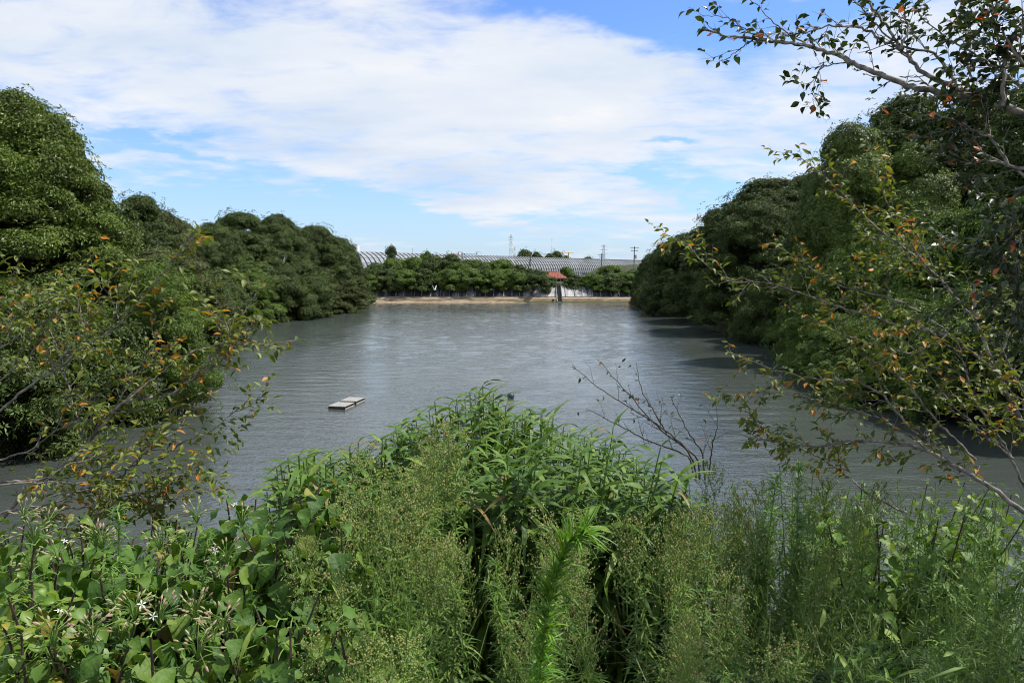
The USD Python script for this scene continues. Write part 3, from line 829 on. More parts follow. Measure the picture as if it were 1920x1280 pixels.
br = thing('noise_barrier', 'long grey curved noise barrier with dark ribs along the road behind the far bank', 'barrier', (0, 0, 0))
count = int(length / 1.95)
for k_ in range(count + 1):
    obj('rib', tube([bar_pt(k_ * 1.95, q + np.array([-0.12, 0])) for q in prof], 0.16, 4), M['rib_steel'], br)
for r_ in range(len(prof) - 1):
    q0, q1 = prof[r_], prof[r_ + 1] * 0.995 + prof[r_] * 0.005
    v, f = [], []
    for k_ in range(count):
        a, b = bar_pt(k_ * 1.95 + 0.06, q0), bar_pt(k_ * 1.95 + 1.89, q0)
        c, d = bar_pt(k_ * 1.95 + 1.89, q1), bar_pt(k_ * 1.95 + 0.06, q1)
        n0 = len(v); v += [a, b, c, d]; f.append([n0, n0 + 1, n0 + 2, n0 + 3])
    obj('panel_row', (np.array(v), np.array(f)), M['panel'], br)
    obj('rail', tube([bar_pt(0, q1 + np.array([-0.05, 0])), bar_pt(count * 1.95, q1 + np.array([-0.05, 0]))], 0.045, 4), M['rib_steel'], br)


def steel(name, label, category, p, h, w0, w1, levels, mats, arms=(), r=0.09):
    """lattice mast with four legs and cross braces, banded in the given colours"""
    t = thing(name, label, category, p)
    z = np.linspace(0, h, levels + 1); w = w0 + (w1 - w0) * (z / h) ** 0.7
    q = [(-1, -1), (1, -1), (1, 1), (-1, 1)]
    for i in range(levels):
        s = Soup()
        for a in range(4):
            b = (a + 1) % 4
            p0, p1 = np.array([q[a][0] * w[i], q[a][1] * w[i], z[i]]), np.array([q[a][0] * w[i + 1], q[a][1] * w[i + 1], z[i + 1]])
            p2, p3 = np.array([q[b][0] * w[i], q[b][1] * w[i], z[i]]), np.array([q[b][0] * w[i + 1], q[b][1] * w[i + 1], z[i + 1]])
            s.add(*tube([p0, p1], r, 4)).add(*tube([p0, p3], r * .6, 4)).add(*tube([p2, p1], r * .6, 4)).add(*tube([p1, p3], r * .6, 4))
        obj('lattice_section', s.get(), mats[i % len(mats)], t)
    for za, wa in arms:
        s = Soup(); s.add(*tube([(-wa, 0, za), (0, 0, za + wa * 0.18)], r * .8, 4)).add(*tube([(wa, 0, za), (0, 0, za + wa * .18)], r * .8, 4)).add(*tube([(-wa, 0, za), (wa, 0, za)], r, 4))
        obj('cross_arm', s.get(), mats[0], t)
    return t


M['tower_red'] = rough_mat('tower_red', (0.42, 0.22, 0.18), (0.48, 0.27, 0.22), 1, 0.6)  # red paled, distance haze put into the paint colour
M['tower_white'] = rough_mat('tower_white', (0.70, 0.70, 0.70), (0.78, 0.78, 0.78), 1, 0.6)
M['galvanised'] = rough_mat('galvanised', (0.32, 0.34, 0.36), (0.42, 0.44, 0.46), 1, 0.5)
M['pole_concrete'] = rough_mat('pole_concrete', (0.10, 0.10, 0.105), (0.16, 0.155, 0.15), 3, 0.8)


def far_thing(px, py_top, d):
    p = at(px, py_top, d)
    return (p[0], d, 3.4), p[2] - 3.4


p, h = far_thing(958, 440, 640)
steel('lattice_tower', 'red and white lattice tower standing highest beyond the barrier', 'tower', p, h, 3.2, 0.5, 11, [M['tower_red'], M['tower_white']], [(h * .93, 2.4), (h * .86, 2.0)], 0.11)
p, h = far_thing(965, 463, 700)
steel('lattice_tower', 'shorter pale lattice tower just right of the red and white one', 'tower', p, h, 2.5, 0.5, 8, [M['tower_white'], M['tower_red']], [(h * .9, 2.4)], 0.10)
p, h = far_thing(1132, 459, 560)
steel('lattice_tower', 'grey power pylon behind the right utility poles', 'pylon', p, h, 2.2, 0.45, 9, [M['galvanised']], [(h * .95, 2.4), (h * .83, 3.2), (h * .7, 2.8)], 0.085)
p, h = far_thing(1035, 445, 600)
t = thing('thin_mast', 'thin red and white mast above the distant trees', 'mast', p)
for i in range(8):
    obj('mast_section', tube([(0, 0, h * i / 8), (0, 0, h * (i + 1) / 8)], 0.24 - 0.02 * i, 6), M['tower_red'] if i % 2 else M['tower_white'], t)
p, h = far_thing(774, 465, 420)
t = thing('thin_mast', 'short pale mast left of the middle of the barrier', 'mast', p)
obj('mast_section', tube([(0, 0, 0), (0, 0, h * .8)], 0.20, 6), M['tower_white'], t)
obj('mast_section', tube([(0, 0, h * .8), (0, 0, h)], 0.14, 6), M['tower_red'], t)
for px_, label in ((853, 'red crane frame behind the middle of the barrier'), (880, 'grey gantry crane behind the barrier, right of the red crane')):
    p, h = far_thing(px_, 472, 520)
    t = thing('gantry_crane', label, 'crane', p)
    mt = M['tower_red'] if px_ == 853 else M['galvanised']
    wv_ = 2.4 if px_ == 853 else 5.2
    for s_ in (-1, 1):
        obj('mast_leg', tube([(s_ * wv_, 0, 0), (s_ * wv_, 0, h)], 0.30, 4), mt, t)
    obj('beam', tube([(-wv_ - .3, 0, h * .93), (wv_ + .3, 0, h * .93)], 0.28, 4), mt, t)
    obj('jib', tube([(wv_, 0, h), (wv_ + 3.4, 0, h * .97)], 0.18, 4), mt, t)
p, h = far_thing(1066, 473, 520)
M['crane_orange'] = rough_mat('crane_orange', (0.62, 0.36, 0.12), (0.68, 0.42, 0.16), 1, 0.6)
t = thing('tower_crane', 'orange crane arm at the right of the distant trees', 'crane', p)
obj('mast_leg', tube([(0, 0, 0), (0, 0, h)], 0.35, 4), M['crane_orange'], t)
obj('jib', tube([(-6, 0, h * .99), (3.5, 0, h * .99)], 0.28, 4), M['crane_orange'], t)
p, h = far_thing(666, 459, 300)
t = thing('white_tower_block', 'white tower block edge showing above the end of the left woods', 'building', (p[0] - 0.5, p[1], p[2]))
bw = rough_mat('block_white', (0.62, 0.63, 0.65), (0.70, 0.71, 0.73), 0.5, 0.7)
obj('wall', trimesh.creation.box((3.6, 3.6, h * .97), trimesh.transformations.translation_matrix((0, 0, h * .485))), bw, t)
obj('roof', trimesh.creation.box((2.6, 2.6, h * .03 + .4), trimesh.transformations.translation_matrix((0.3, 0, h * .985))), M['galvanised'], t)
for i in range(6):
    for xx in (-1.0, 0.0, 1.0):
        obj('window', trimesh.creation.box((0.55, 0.06, 0.8), trimesh.transformations.translation_matrix((xx, -1.82, h * .94 - 0.8 - i * 1.6))), M['dark_metal'], t)


def utility_pole(label, px, py_top, d, arms, lean=0.0, box=False):
    p, h = far_thing(px, py_top, d)
    t = thing('utility_pole', label, 'utility pole', p)
    tip = np.array([lean * h, 0, h])
    obj('pole', tube([(0, 0, 0), tip], [0.19, 0.12], 8), M['pole_concrete'], t)
    for fr, wa in arms:
        c = tip * fr
        a = obj('cross_arm', trimesh.creation.box((2 * wa, 0.10, 0.12), trimesh.transformations.translation_matrix(c + [0, -0.2, 0])), M['dark_metal'], t)
        for xx in (-0.9, -0.45, 0.45, 0.9):
            obj('insulator', tube([c + [xx * wa, -0.2, 0.06], c + [xx * wa, -0.2, 0.34]], [0.07, 0.05], 6), M['tower_white'], a)
    if box:
        obj('transformer', tube([tip * .72 + [0.4, -0.1, -0.5], tip * .72 + [0.4, -0.1, 0.5]], 0.30, 10), M['galvanised'], t)


utility_pole('dark utility pole rising before the right barrier panels', 1128, 476, 200, [(0.97, 0.9), (0.88, 0.6)], box=False)
utility_pole('utility pole with a transformer at the right end of the barrier', 1189, 462, 190, [(0.96, 1.1), (0.88, 0.9)], 0.01, True)
ap = at(994, 483, 186)
t = thing('leaning_poles', 'pair of leaning poles forming an A left of the red roof', 'poles', (ap[0], 186, 3.3))
obj('pole', tube([(-1.0, 0, 0), (0.05, 0, ap[2] - 3.3)], [0.16, 0.11], 6), M['dark_metal'], t)
obj('pole', tube([(0.35, 0.4, 0), (0.10, 0.1, ap[2] - 3.4)], [0.13, 0.09], 6), M['pole_concrete'], t)
obj('brace', tube([(-0.5, 0.05, 2.9), (0.25, 0.25, 2.9)], 0.05, 5), M['dark_metal'], t)

# ------------------------------------------------------------------ floating pallets, buoy, bird
M['grey_wood'] = rough_mat('grey_wood', (0.20, 0.195, 0.185), (0.36, 0.35, 0.33), 9, 0.85, stretch=(1, 6, 1))
M['wet_wood'] = rough_mat('wet_wood', (0.025, 0.022, 0.02), (0.05, 0.045, 0.04), 6, 0.6)
for label, px, py, rz in (('nearer of the two pale floating pallets, lower left one', 636, 765.5, -0.22), ('farther floating pallet touching the nearer one from behind', 657.5, 755.5, -0.22)):
    d = F_PX * 7.0 / (py - 505.0)
    X = (px - 960) / F_PX * d
    t = thing('floating_pallet', label, 'pallet', (X, d, 0.065), rz + 0.02, 'two pallets floating on the pond')
    for i in range(7):
        obj('deck_board', trimesh.creation.box((0.098, 1.18, 0.025), trimesh.transformations.translation_matrix((-0.40 + i * 0.1335, 0, 0.085))), M['grey_wood'], t)
    for yy in (-0.53, 0.0, 0.53):
        obj('stringer', trimesh.creation.box((0.90, 0.09, 0.15), trimesh.transformations.translation_matrix((0, yy, -0.006))), M['wet_wood'], t)
    for sx_ in (-0.43, 0.43):
        obj('edge_board', trimesh.creation.box((0.03, 1.14, 0.05), trimesh.transformations.translation_matrix((sx_ * 1.035, 0, -0.045))), M['grey_wood'], t)
    for sx_ in (-0.3, 0.3):
        obj('float', tube([(sx_, -0.5, -0.13), (sx_, 0.5, -0.13)], 0.11, 10), M['wet_wood'], t)
d = 24.5
bp = at(956, 748, d)
M['buoy'] = rough_mat('buoy_blue', (0.035, 0.045, 0.075), (0.05, 0.06, 0.095), 4, 0.4)
t = thing('buoy', 'dark blue round buoy peeking over the top of the central bush', 'buoy', (bp[0], F_PX * 7 / (748 - 505.0), 0.12))
obj('ball', trimesh.creation.icosphere(3, 0.20), M['buoy'], t)
obj('collar', tube([(0, 0, -0.28), (0, 0, -0.12)], [0.10, 0.14], 12), M['wet_wood'], t)

M['feather'] = rough_mat('white_feather', (0.78, 0.78, 0.76), (0.85, 0.85, 0.84), 8, 0.8)
M['bill'] = rough_mat('yellow_bill', (0.45, 0.28, 0.04), (0.5, 0.32, 0.05), 8, 0.5)
eg = at(815, 543, 150)
egret = thing('egret', 'white egret flying low with raised wings before the far wall', 'bird', eg, -0.9)
prof_ = [(-0.34, 0.015), (-0.28, 0.06), (-0.12, 0.12), (0.06, 0.14), (0.20, 0.09), (0.28, 0.05), (0.34, 0.045), (0.42, 0.06), (0.48, 0.05), (0.52, 0.02)]
body = tube([(x, 0, 0.03 * math.sin(x * 5)) for x, _ in prof_], [r * 1.15 for _, r in prof_], 10)
obj('body', body, M['feather'], egret, smooth=True)
obj('bill', tube([(0.52, 0, 0.01), (0.66, 0, -0.01)], [0.022, 0.004], 6), M['bill'], egret)
for s_ in (-1, 1):
    rows = np.array([(0.14, 0.0), (0.20, 0.35), (0.12, 0.75), (-0.08, 1.05)]); back = np.array([(-0.18, 0.0), (-0.22, 0.35), (-0.22, 0.70), (-0.18, 1.02)])
    v, f = [], []
    for (x0, q0), (x1, q1) in zip(rows, back):
        for xx, qq in ((x0, q0), ((x0 + x1) / 2, q0 * .5 + q1 * .5), (x1, q1)):
            for tt in (0.012, -0.012):
                v.append((xx, s_ * (0.08 + qq * 0.42), 0.05 + qq * 0.86 + tt + (0.02 if xx == (x0 + x1) / 2 else 0)))
    for i in range(3):
        for j in range(2):
            a = i * 6 + j * 2
            f += [[a, a + 2, a + 8], [a, a + 8, a + 6], [a + 1, a + 9, a + 3], [a + 1, a + 7, a + 9]]
    obj('wing', (np.array(v, float), np.array(f)), M['feather'], egret)
for s_ in (-0.04, 0.04):
    obj('leg', tube([(-0.30, s_, -0.02), (-0.62, s_, -0.06)], [0.014, 0.01], 5), M['wet_wood'], egret)

# ------------------------------------------------------------------ plants of the near bank
def prof_of(pts):
    a = np.array(pts, float)
    return lambda t: float(np.interp(t, a[:, 0], a[:, 1]))


SWORD = [leaf_template(prof_of([(0, 0), (0.12, 0.28), (0.32, 0.5), (0.55, 0.40), (0.8, 0.17), (1, 0)]), 7, a, 0.45, w, 1.0, 0.1) for a, w in ((0.35, 0.5), (0.65, 0.8), (0.9, 0.9), (1.15, 1.0))]
HEART = [leaf_template(prof_of([(0, 0), (0.02, 0.18), (0.06, 0.33), (0.14, 0.46), (0.25, 0.5), (0.45, 0.42), (0.62, 0.28), (0.78, 0.12), (0.9, 0.035), (1, 0)]), 9, a, f, w, 1.5, 0.8) for a, f, w in ((0.35, 0.32, 0.2), (0.6, 0.22, 0.3), (0.8, 0.40, 0.25), (0.5, 0.1, 0.35))]
OVATE = [leaf_template(prof_of([(0, 0), (0.15, 0.26), (0.4, 0.5), (0.6, 0.47), (0.8, 0.25), (0.92, 0.07), (1, 0)]), 5, a, f * 1.3, 0.1) for a, f in ((0.1, 0.5), (0.3, 0.35), (0.5, 0.5), (-0.1, 0.3))]
STRAP = [leaf_template(lambda t: 0.5 * min(1, t * 8 + 0.3) * (1 - t) ** 0.6 if t < 1 else 0.0, 4, a, 0.4, 0.0, 1.0, 0.13) for a in (0.1, 0.35, 0.7)]
LOBED = [leaf_template(prof_of([(0, 0), (0.08, 0.34), (0.22, 0.5), (0.34, 0.32), (0.48, 0.46), (0.62, 0.22), (0.8, 0.2), (1, 0)]), 8, a, 0.15, 0.12, 1.0, 0.8) for a in (0.15, 0.4)]

M['sword'] = leaf_mat('leaf_sword', [(0, (0.042, 0.092, 0.013)), (0.5, (0.074, 0.145, 0.020)), (0.9, (0.122, 0.200, 0.028)), (0.975, (0.15, 0.20, 0.04)), (0.985, (0.22, 0.17, 0.05)), (1, (0.20, 0.13, 0.05))], rough=0.5, spec=0.3, trans=0.25, rumple=0.35, patch=0.15, patch_scale=2)
M['heart'] = leaf_mat('leaf_heart', [(0, (0.036, 0.086, 0.013)), (0.6, (0.066, 0.135, 0.020)), (0.96, (0.125, 0.195, 0.030)), (0.975, (0.22, 0.20, 0.04)), (1, (0.19, 0.14, 0.05))], rough=0.55, spec=0.25, trans=0.28, rumple=0.5, patch=0.15, patch_scale=3)
M['cherry_leaf'] = leaf_mat('leaf_cherry', [(0, (0.068, 0.105, 0.014)), (0.5, (0.115, 0.150, 0.021)), (0.90, (0.18, 0.19, 0.026)), (0.92, (0.36, 0.19, 0.02)), (1, (0.48, 0.16, 0.015))], rough=0.5, trans=0.35, patch=0.2, patch_scale=1.5)
M['dark_leaf'] = leaf_mat('leaf_overhang', [(0, (0.020, 0.036, 0.012)), (0.6, (0.036, 0.056, 0.016)), (0.955, (0.05, 0.075, 0.02)), (0.965, (0.42, 0.09, 0.035)), (1, (0.48, 0.13, 0.03))], rough=0.4, spec=0.45, trans=0.25, patch=0.2, patch_scale=1.5)
M['weed_leaf'] = leaf_mat('leaf_weed', [(0, (0.060, 0.128, 0.015)), (0.6, (0.105, 0.195, 0.024)), (1, (0.18, 0.25, 0.042))], rough=0.55, trans=0.3, patch=0.2, patch_scale=2)
M['weed_head'] = leaf_mat('weed_seed_heads', [(0, (0.15, 0.22, 0.05)), (0.5, (0.26, 0.29, 0.085)), (0.88, (0.38, 0.36, 0.16)), (1, (0.44, 0.34, 0.20))], rough=0.8, spec=0.1, trans=0.3, patch=0.2, patch_scale=2)
M['weed_stem'] = rough_mat('weed_stem', (0.075, 0.145, 0.020), (0.130, 0.200, 0.038), 8, 0.7)
M['bright_leaf'] = leaf_mat('leaf_bright', [(0, (0.075, 0.19, 0.016)), (0.6, (0.12, 0.26, 0.02)), (1, (0.20, 0.33, 0.03))], rough=0.45, trans=0.35, patch=0.15, patch_scale=6)
M['spike_leaf'] = leaf_mat('leaf_spike', [(0, (0.065, 0.15, 0.018)), (0.6, (0.10, 0.20, 0.024)), (1, (0.15, 0.25, 0.03))], rough=0.5, trans=0.3, patch=0.2, patch_scale=3)
M['yellow_leaf'] = leaf_mat('leaf_yellowing', [(0, (0.075, 0.155, 0.018)), (0.6, (0.12, 0.205, 0.022)), (0.88, (0.18, 0.215, 0.025)), (1, (0.34, 0.22, 0.03))], rough=0.45, trans=0.35, patch=0.15, patch_scale=4)
M['grass'] = leaf_mat('leaf_grass', [(0, (0.045, 0.090, 0.015)), (0.6, (0.080, 0.135, 0.024)), (0.92, (0.15, 0.175, 0.04)), (1, (0.26, 0.22, 0.10))], rough=0.5, trans=0.3, patch=0.2, patch_scale=1.5)
M['fern'] = leaf_mat('leaf_fern', [(0, (0.030, 0.070, 0.014)), (1, (0.06, 0.12, 0.022))], rough=0.5, trans=0.3, patch=0.2, patch_scale=2)
M['purple_stem'] = rough_mat('purple_stem', (0.030, 0.018, 0.018), (0.07, 0.04, 0.035), 20, 0.6)
M['cherry_bark'] = rough_mat('cherry_bark', (0.06, 0.05, 0.042), (0.27, 0.24, 0.21), 22, 0.75, bump=0.5, bump_dist=0.004, stretch=(1, 1, 1))
M['petal'] = leaf_mat('petal_white', [(0, (0.74, 0.72, 0.70)), (1, (0.84, 0.82, 0.80))], rough=0.6, trans=0.3, patch=0.0, glow=(1, 1, 1))
M['bud'] = leaf_mat('bud_pink', [(0, (0.26, 0.30, 0.12)), (0.6, (0.38, 0.34, 0.19)), (1, (0.42, 0.24, 0.19))], rough=0.6, trans=0.25, patch=0.0, glow=(1, 1, 1))


def curve(pts, n):
    """smooth polyline through pts, n points"""
    pts = np.asarray(pts, float)
    if len(pts) < 3:
        return pts[0] + (pts[-1] - pts[0]) * np.linspace(0, 1, n)[:, None]
    from scipy.interpolate import CubicSpline, PchipInterpolator
    s = np.r_[0, np.cumsum(np.linalg.norm(np.diff(pts, axis=0), axis=1))]
    return PchipInterpolator(s, pts)(np.linspace(0, s[-1], n))


# --- the broad bush of long leaves in the middle
def shoot_bush(thing_, seed, tips, roots, per=(19, 27), L=(0.23, 0.37), mat='sword', most=300, width=0.165, spread=0.45):
    rng = rng_(seed)
    P, D, N, Ls = [], [], [], []
    stems = Soup()
    for tip in tips:
        root = roots(tip)
        mid = (tip + root) / 2 + np.r_[(tip - root)[:2] * 0.12, 0.1]
        c = curve([root, mid, tip], 8)
        stems.add(*tube(c, np.linspace(0.012, 0.004, 8), 5, cap=False))
        n = rng.integers(*per)
        h = np.linalg.norm(c[-1] - c[-3])
        top = unit(c[-1] - c[-2])
        for k in range(n):
            t = k / n
            pos = curve(c[-4:], 30)[int(29 * (1 - t * spread * 2.0 / 1.0 if t * spread * 2 < 1 else 0))]
            a = k * 2.4 + rng.random() * 0.6
            lift = 0.9 - 1.5 * t + 0.25 * rng.normal()
            d = np.array([math.cos(a), math.sin(a), 0]) + top * 0.2 + np.array([0, 0, lift])
            P.append(pos); D.append(d)
            N.append(np.array([-math.cos(a), -math.sin(a), 0]) * lift + np.array([0, 0, 1.0]) + 0.25 * rng.normal(size=3))
            Ls.append(rng.uniform(*L) * (0.68 + 0.4 * min(1, t * 2.5)))
    P, Ls = np.array(P), np.array(Ls)
    V = leaf_array(SWORD, P, D, N, Ls, Ls * width * rng.uniform(0.8, 1.2, len(Ls)), rng)
    tag(obj('stems', stems.get(), M['weed_stem'], thing_), kind='stuff')
    leaf_parts(thing_, V, P, 'leaf', M[mat], most, extra_score=0.6 + P[:, 2] * 0.15)


SKYL = np.array([(480, 868), (540, 835), (640, 818), (700, 790), (740, 768), (800, 748), (860, 722), (905, 702), (960, 748), (1020, 748), (1090, 774), (1160, 798), (1215, 840), (1270, 880), (1330, 920)], float)
rng = rng_(51)


def bush_tips(rng, n, x0, x1, d0, d1, top=6):
    out = []
    dm = (d0 + d1) / 2
    for i in range(n):
        px = rng.uniform(x0, x1); d = rng.uniform(d0, d1)
        X = (px - 960) / F_PX * dm
        zt = at(px, np.interp(px, SKYL[:, 0], SKYL[:, 1]) + 22, dm)[2]
        e = (d - dm) / (d1 - d0) * 2
        z = zt - (0.75 if e < 0 else 0.35) * abs(e) ** 1.6 - 0.10 * rng.random() - (0.5 * rng.random() ** 2 if e < 0 else 0)
        out.append(np.array([X, d, z]))
    return out


def to_root(cx, cy, pull=0.45):
    def f(tip):
        x, y = cx + (tip[0] - cx) * pull, cy + (tip[1] - cy) * pull
        return np.array([x, y, float(ground_z(x, y)) - 0.05])
    return f


bush = thing('long_leaved_bush', 'large bush of long glossy sword shaped leaves in the middle of the near bank', 'bush', (0, 0, 0))
tips = bush_tips(rng, 215, 700, 1265, 4.5, 6.9) + [at(905, 722, 5.7), at(898, 735, 5.7), at(815, 752, 5.6), at(1150, 800, 5.9)]
for k in range(70):      # lower skirt towards the camera
    px, py, d = rng.uniform(790, 1290), rng.uniform(830, 1010), rng.uniform(4.2, 4.9)
    tips.append(at(px, py, d))
shoot_bush(bush, 52, tips, to_root(0.0, 5.8))
bush2 = thing('long_leaved_bush', 'lower arm of long leaved bush between the large one and the heart leaves', 'bush', (0, 0, 0))
tips = bush_tips(rng, 70, 490, 715, 4.4, 6.0) + [at(rng.uniform(500, 720), rng.uniform(850, 960), rng.uniform(3.9, 4.5)) for _ in range(25)]
shoot_bush(bush2, 53, tips, to_root(-1.3, 5.3), L=(0.19, 0.32), most=200)
bush3 = thing('long_leaved_bush', 'low long leaved bush right of the large one, under the bare twigs', 'bush', (0, 0, 0))
tips = bush_tips(rng, 30, 1205, 1330, 4.6, 5.8)
shoot_bush(bush3, 54, tips, to_root(1.3, 5.3), L=(0.19, 0.30), most=120)

# --- shrubs with heart shaped leaves and pink budded flowers
def petal_star(c, nrm, r, rng):
    s = Soup()
    t1 = unit(np.cross(nrm, ball(rng, 1)[0])); t2 = np.cross(nrm, t1)
    for k in range(5):
        a = k * 2 * math.pi / 5
        d = t1 * math.cos(a) + t2 * math.sin(a)
        q = np.cross(nrm, d)
        s.add([c, c + d * r * .6 + q * r * .17 + nrm * r * .1, c + d * r, c + d * r * .6 - q * r * .17 + nrm * r * .1], [[0, 1, 2], [0, 2, 3]])
    return s.get()


def flower_cluster(parent, top, rng, n=34, size=0.065, stars=3):
    s, st = Soup(), Soup()
    for k in range(n):
        d = unit(ball(rng, 1)[0] * [1, 1, .7] + [0, 0, .5])
        e = top + d * size * rng.uniform(.5, 1.15)
        st.add(*tube([top - [0, 0, size * .6], top + d * size * .35, e], [0.0022, 0.0016, 0.001], 3, cap=False))
        b = tube([e, e + d * .006, e + d * .014, e + d * .021], [0.001, 0.0036, 0.0034, 0.0008], 5, cap=False)
        s.add(*b)
    cl = tag(obj('buds', s.get(), M['bud'], parent), kind='stuff')
    tag(obj('flower_stalks', st.get(), M['weed_stem'], cl), kind='stuff')
    for k in range(stars):
        d = unit(ball(rng, 1)[0] + [0, -0.6, .7])
        obj('flower', petal_star(top + d * size * 1.1, d, 0.016, rng), M['petal'], cl)


def heart_shrub(label, seed, tops, root, L=(0.13, 0.22), mat='heart', flowers=0.55, gap=0.062, most=300, tmpl=None, name='glorybower', category='shrub', stem='purple_stem', flower_at=None):
    rng = rng_(seed)
    t = thing(name, label, category, (0, 0, 0))
    P, D, N, Ls, Q = [], [], [], [], []
    stems, stalks = Soup(), Soup()
    for top in tops:
        top = np.asarray(top, float)
        r0 = np.asarray(root, float) + rng.normal(size=3) * [0.15, 0.12, 0]
        r0[2] = float(ground_z(r0[0], r0[1])) - 0.05
        mid = (r0 + top) / 2 + rng.normal(size=3) * 0.06 + np.r_[(top - r0)[:2] * 0.15, 0]
        c = curve([r0, mid, top], 24)
        stems.add(*tube(c, np.linspace(0.011, 0.0035, 24), 6, cap=False))
        s = np.r_[0, np.cumsum(np.linalg.norm(np.diff(c, axis=0), axis=1))]
        a0 = rng.random() * 6
        for k, q in enumerate(np.arange(s[-1], max(0.2, s[-1] - 0.95), -gap)):
            pos = np.array([np.interp(q, s, c[:, i]) for i in range(3)])
            for side in (0, math.pi):
                a = a0 + k * 1.62 + side + rng.normal() * .25
                grow = min(1.0, 0.42 + 0.16 * k) * rng.uniform(.7, 1.15)
                out = np.array([math.cos(a), math.sin(a), 0])
                pet = rng.uniform(0.04, 0.10) * grow
                e = pos + out * pet + [0, 0, pet * .45]
                stalks.add(*tube([pos, pos + out * pet * .5 + [0, 0, pet * .35], e], [0.003, 0.0022, 0.0018], 4, cap=False))
                P.append(e); D.append(out + [0, 0, -0.35 - 0.35 * rng.random() + 0.5 * (k == 0)]); N.append(out * .55 + [0, 0, 1.0] + rng.normal(size=3) * .3)
                Ls.append(rng.uniform(*L) * grow)
        if rng.random() < flowers:
            flower_cluster(t, top + [0, 0, 0.05], rng, n=int(rng.integers(14, 26)), stars=int(rng.integers(0, 2)))
    P, Ls = np.array(P), np.array(Ls)
    V = leaf_array(tmpl or HEART, P, D, N, Ls, Ls * rng.uniform(0.62, 0.82, len(Ls)), rng)
    tag(obj('stems', stems.get(), M[stem], t), kind='stuff')
    tag(obj('leaf_stalks', stalks.get(), M['weed_stem'], t), kind='stuff')
    leaf_parts(t, V, P, 'leaf', M[mat], most)
    return t


def scatter_tops(rng, n, box, dd):
    x0, y0, x1, y1 = box
    return [at(rng.uniform(x0, x1), rng.uniform(y0, y1), rng.uniform(*dd)) for _ in range(n)]


rng = rng_(61)
heart_shrub('tall heart leaved shrub beside the tan weeds, its dark stems bare of flowers', 62, [at(600, 905, 3.2), at(560, 930, 3.1), at(480, 935, 3.2), at(640, 985, 3.0), at(520, 1010, 2.9)] + scatter_tops(rng, 9, (450, 990, 650, 1120), (2.7, 3.0)), (-0.98, 3.15, 0), flowers=0.0)
heart_shrub('heart leaved shrub with white stars and pink buds against the water', 63, [at(425, 935, 3.3), at(370, 985, 3.2), at(455, 990, 3.1), at(340, 1030, 3.1), at(400, 1060, 3.0)] + scatter_tops(rng, 8, (300, 1060, 480, 1160), (2.7, 3.0)), (-1.35, 3.1, 0))
heart_shrub('heart leaved shrub with large pink bud clusters at the left under the cherry', 64, [at(150, 975, 3.3), at(90, 1000, 3.2), at(45, 985, 3.3), at(180, 1030, 3.0), at(110, 1060, 3.0)] + scatter_tops(rng, 9, (0, 1020, 260, 1150), (2.7, 3.1)), (-2.0, 3.1, 0))
heart_shrub('heart leaved shrub in the gap between the two flowering ones', 69, [at(250, 1010, 3.4), at(300, 1035, 3.3), at(225, 1050, 3.3), at(280, 1075, 3.0)] + scatter_tops(rng, 8, (200, 1050, 350, 1160), (2.7, 3.2)), (-1.75, 3.1, 0), flowers=0.2)
heart_shrub('low heart leaved shrub along the bottom edge with big pale green leaves', 65, [at(600, 1110, 2.5), at(560, 1180, 2.4), at(480, 1140, 2.4), at(420, 1190, 2.3), at(640, 1170, 2.5)] + scatter_tops(rng, 9, (380, 1130, 640, 1270), (2.15, 2.4)), (-0.85, 2.35, 0), flowers=0.1, L=(0.11, 0.17))
heart_shrub('low flowering heart leaved shrub at the bottom left corner', 66, [at(230, 1210, 2.4), at(190, 1180, 2.4), at(300, 1180, 2.4), at(120, 1240, 2.3)] + scatter_tops(rng, 8, (100, 1150, 400, 1270), (2.1, 2.4)), (-1.35, 2.3, 0), flowers=0.5, L=(0.09, 0.14))
heart_shrub('shrub with yellowing leaves at the lower left edge', 67, [at(20, 1060, 2.5), at(70, 1130, 2.4), at(15, 1120, 2.3), at(110, 1160, 2.3), at(170, 1140, 2.35), at(40, 1190, 2.2), at(140, 1110, 2.4), at(5, 1170, 2.2), at(90, 1210, 2.2), at(60, 1090, 2.45)], (-1.65, 2.3, 0), flowers=0, L=(0.06, 0.095), mat='yellow_leaf', tmpl=OVATE, name='yellowing_shrub', gap=0.035)

# --- shrub with lobed leaves at the right water edge
heart_shrub('shrub with lobed dull leaves beside the right water, behind the weeds', 68, scatter_tops(rng, 16, (1480, 900, 1900, 960), (5.5, 7.0)), (2.9, 6.3, 0), flowers=0, L=(0.10, 0.16), mat='weed_leaf', tmpl=LOBED, name='lobed_shrub', gap=0.07)

heart_shrub('dense shrub with lobed green leaves in the shade below the right cherry', 58, scatter_tops(rng, 26, (1400, 960, 1930, 1090), (3.9, 5.2)), (2.3, 4.7, 0), flowers=0, L=(0.09, 0.15), mat='weed_leaf', tmpl=LOBED, name='lobed_shrub', gap=0.06)
heart_shrub('small leaved green shrub between the left cherry branches and the pink buds', 59, scatter_tops(rng, 34, (-60, 955, 440, 1050), (3.7, 4.8)), (-2.4, 4.2, 0), flowers=0, L=(0.06, 0.10), mat='weed_leaf', tmpl=OVATE, name='leafy_shrub', gap=0.05)

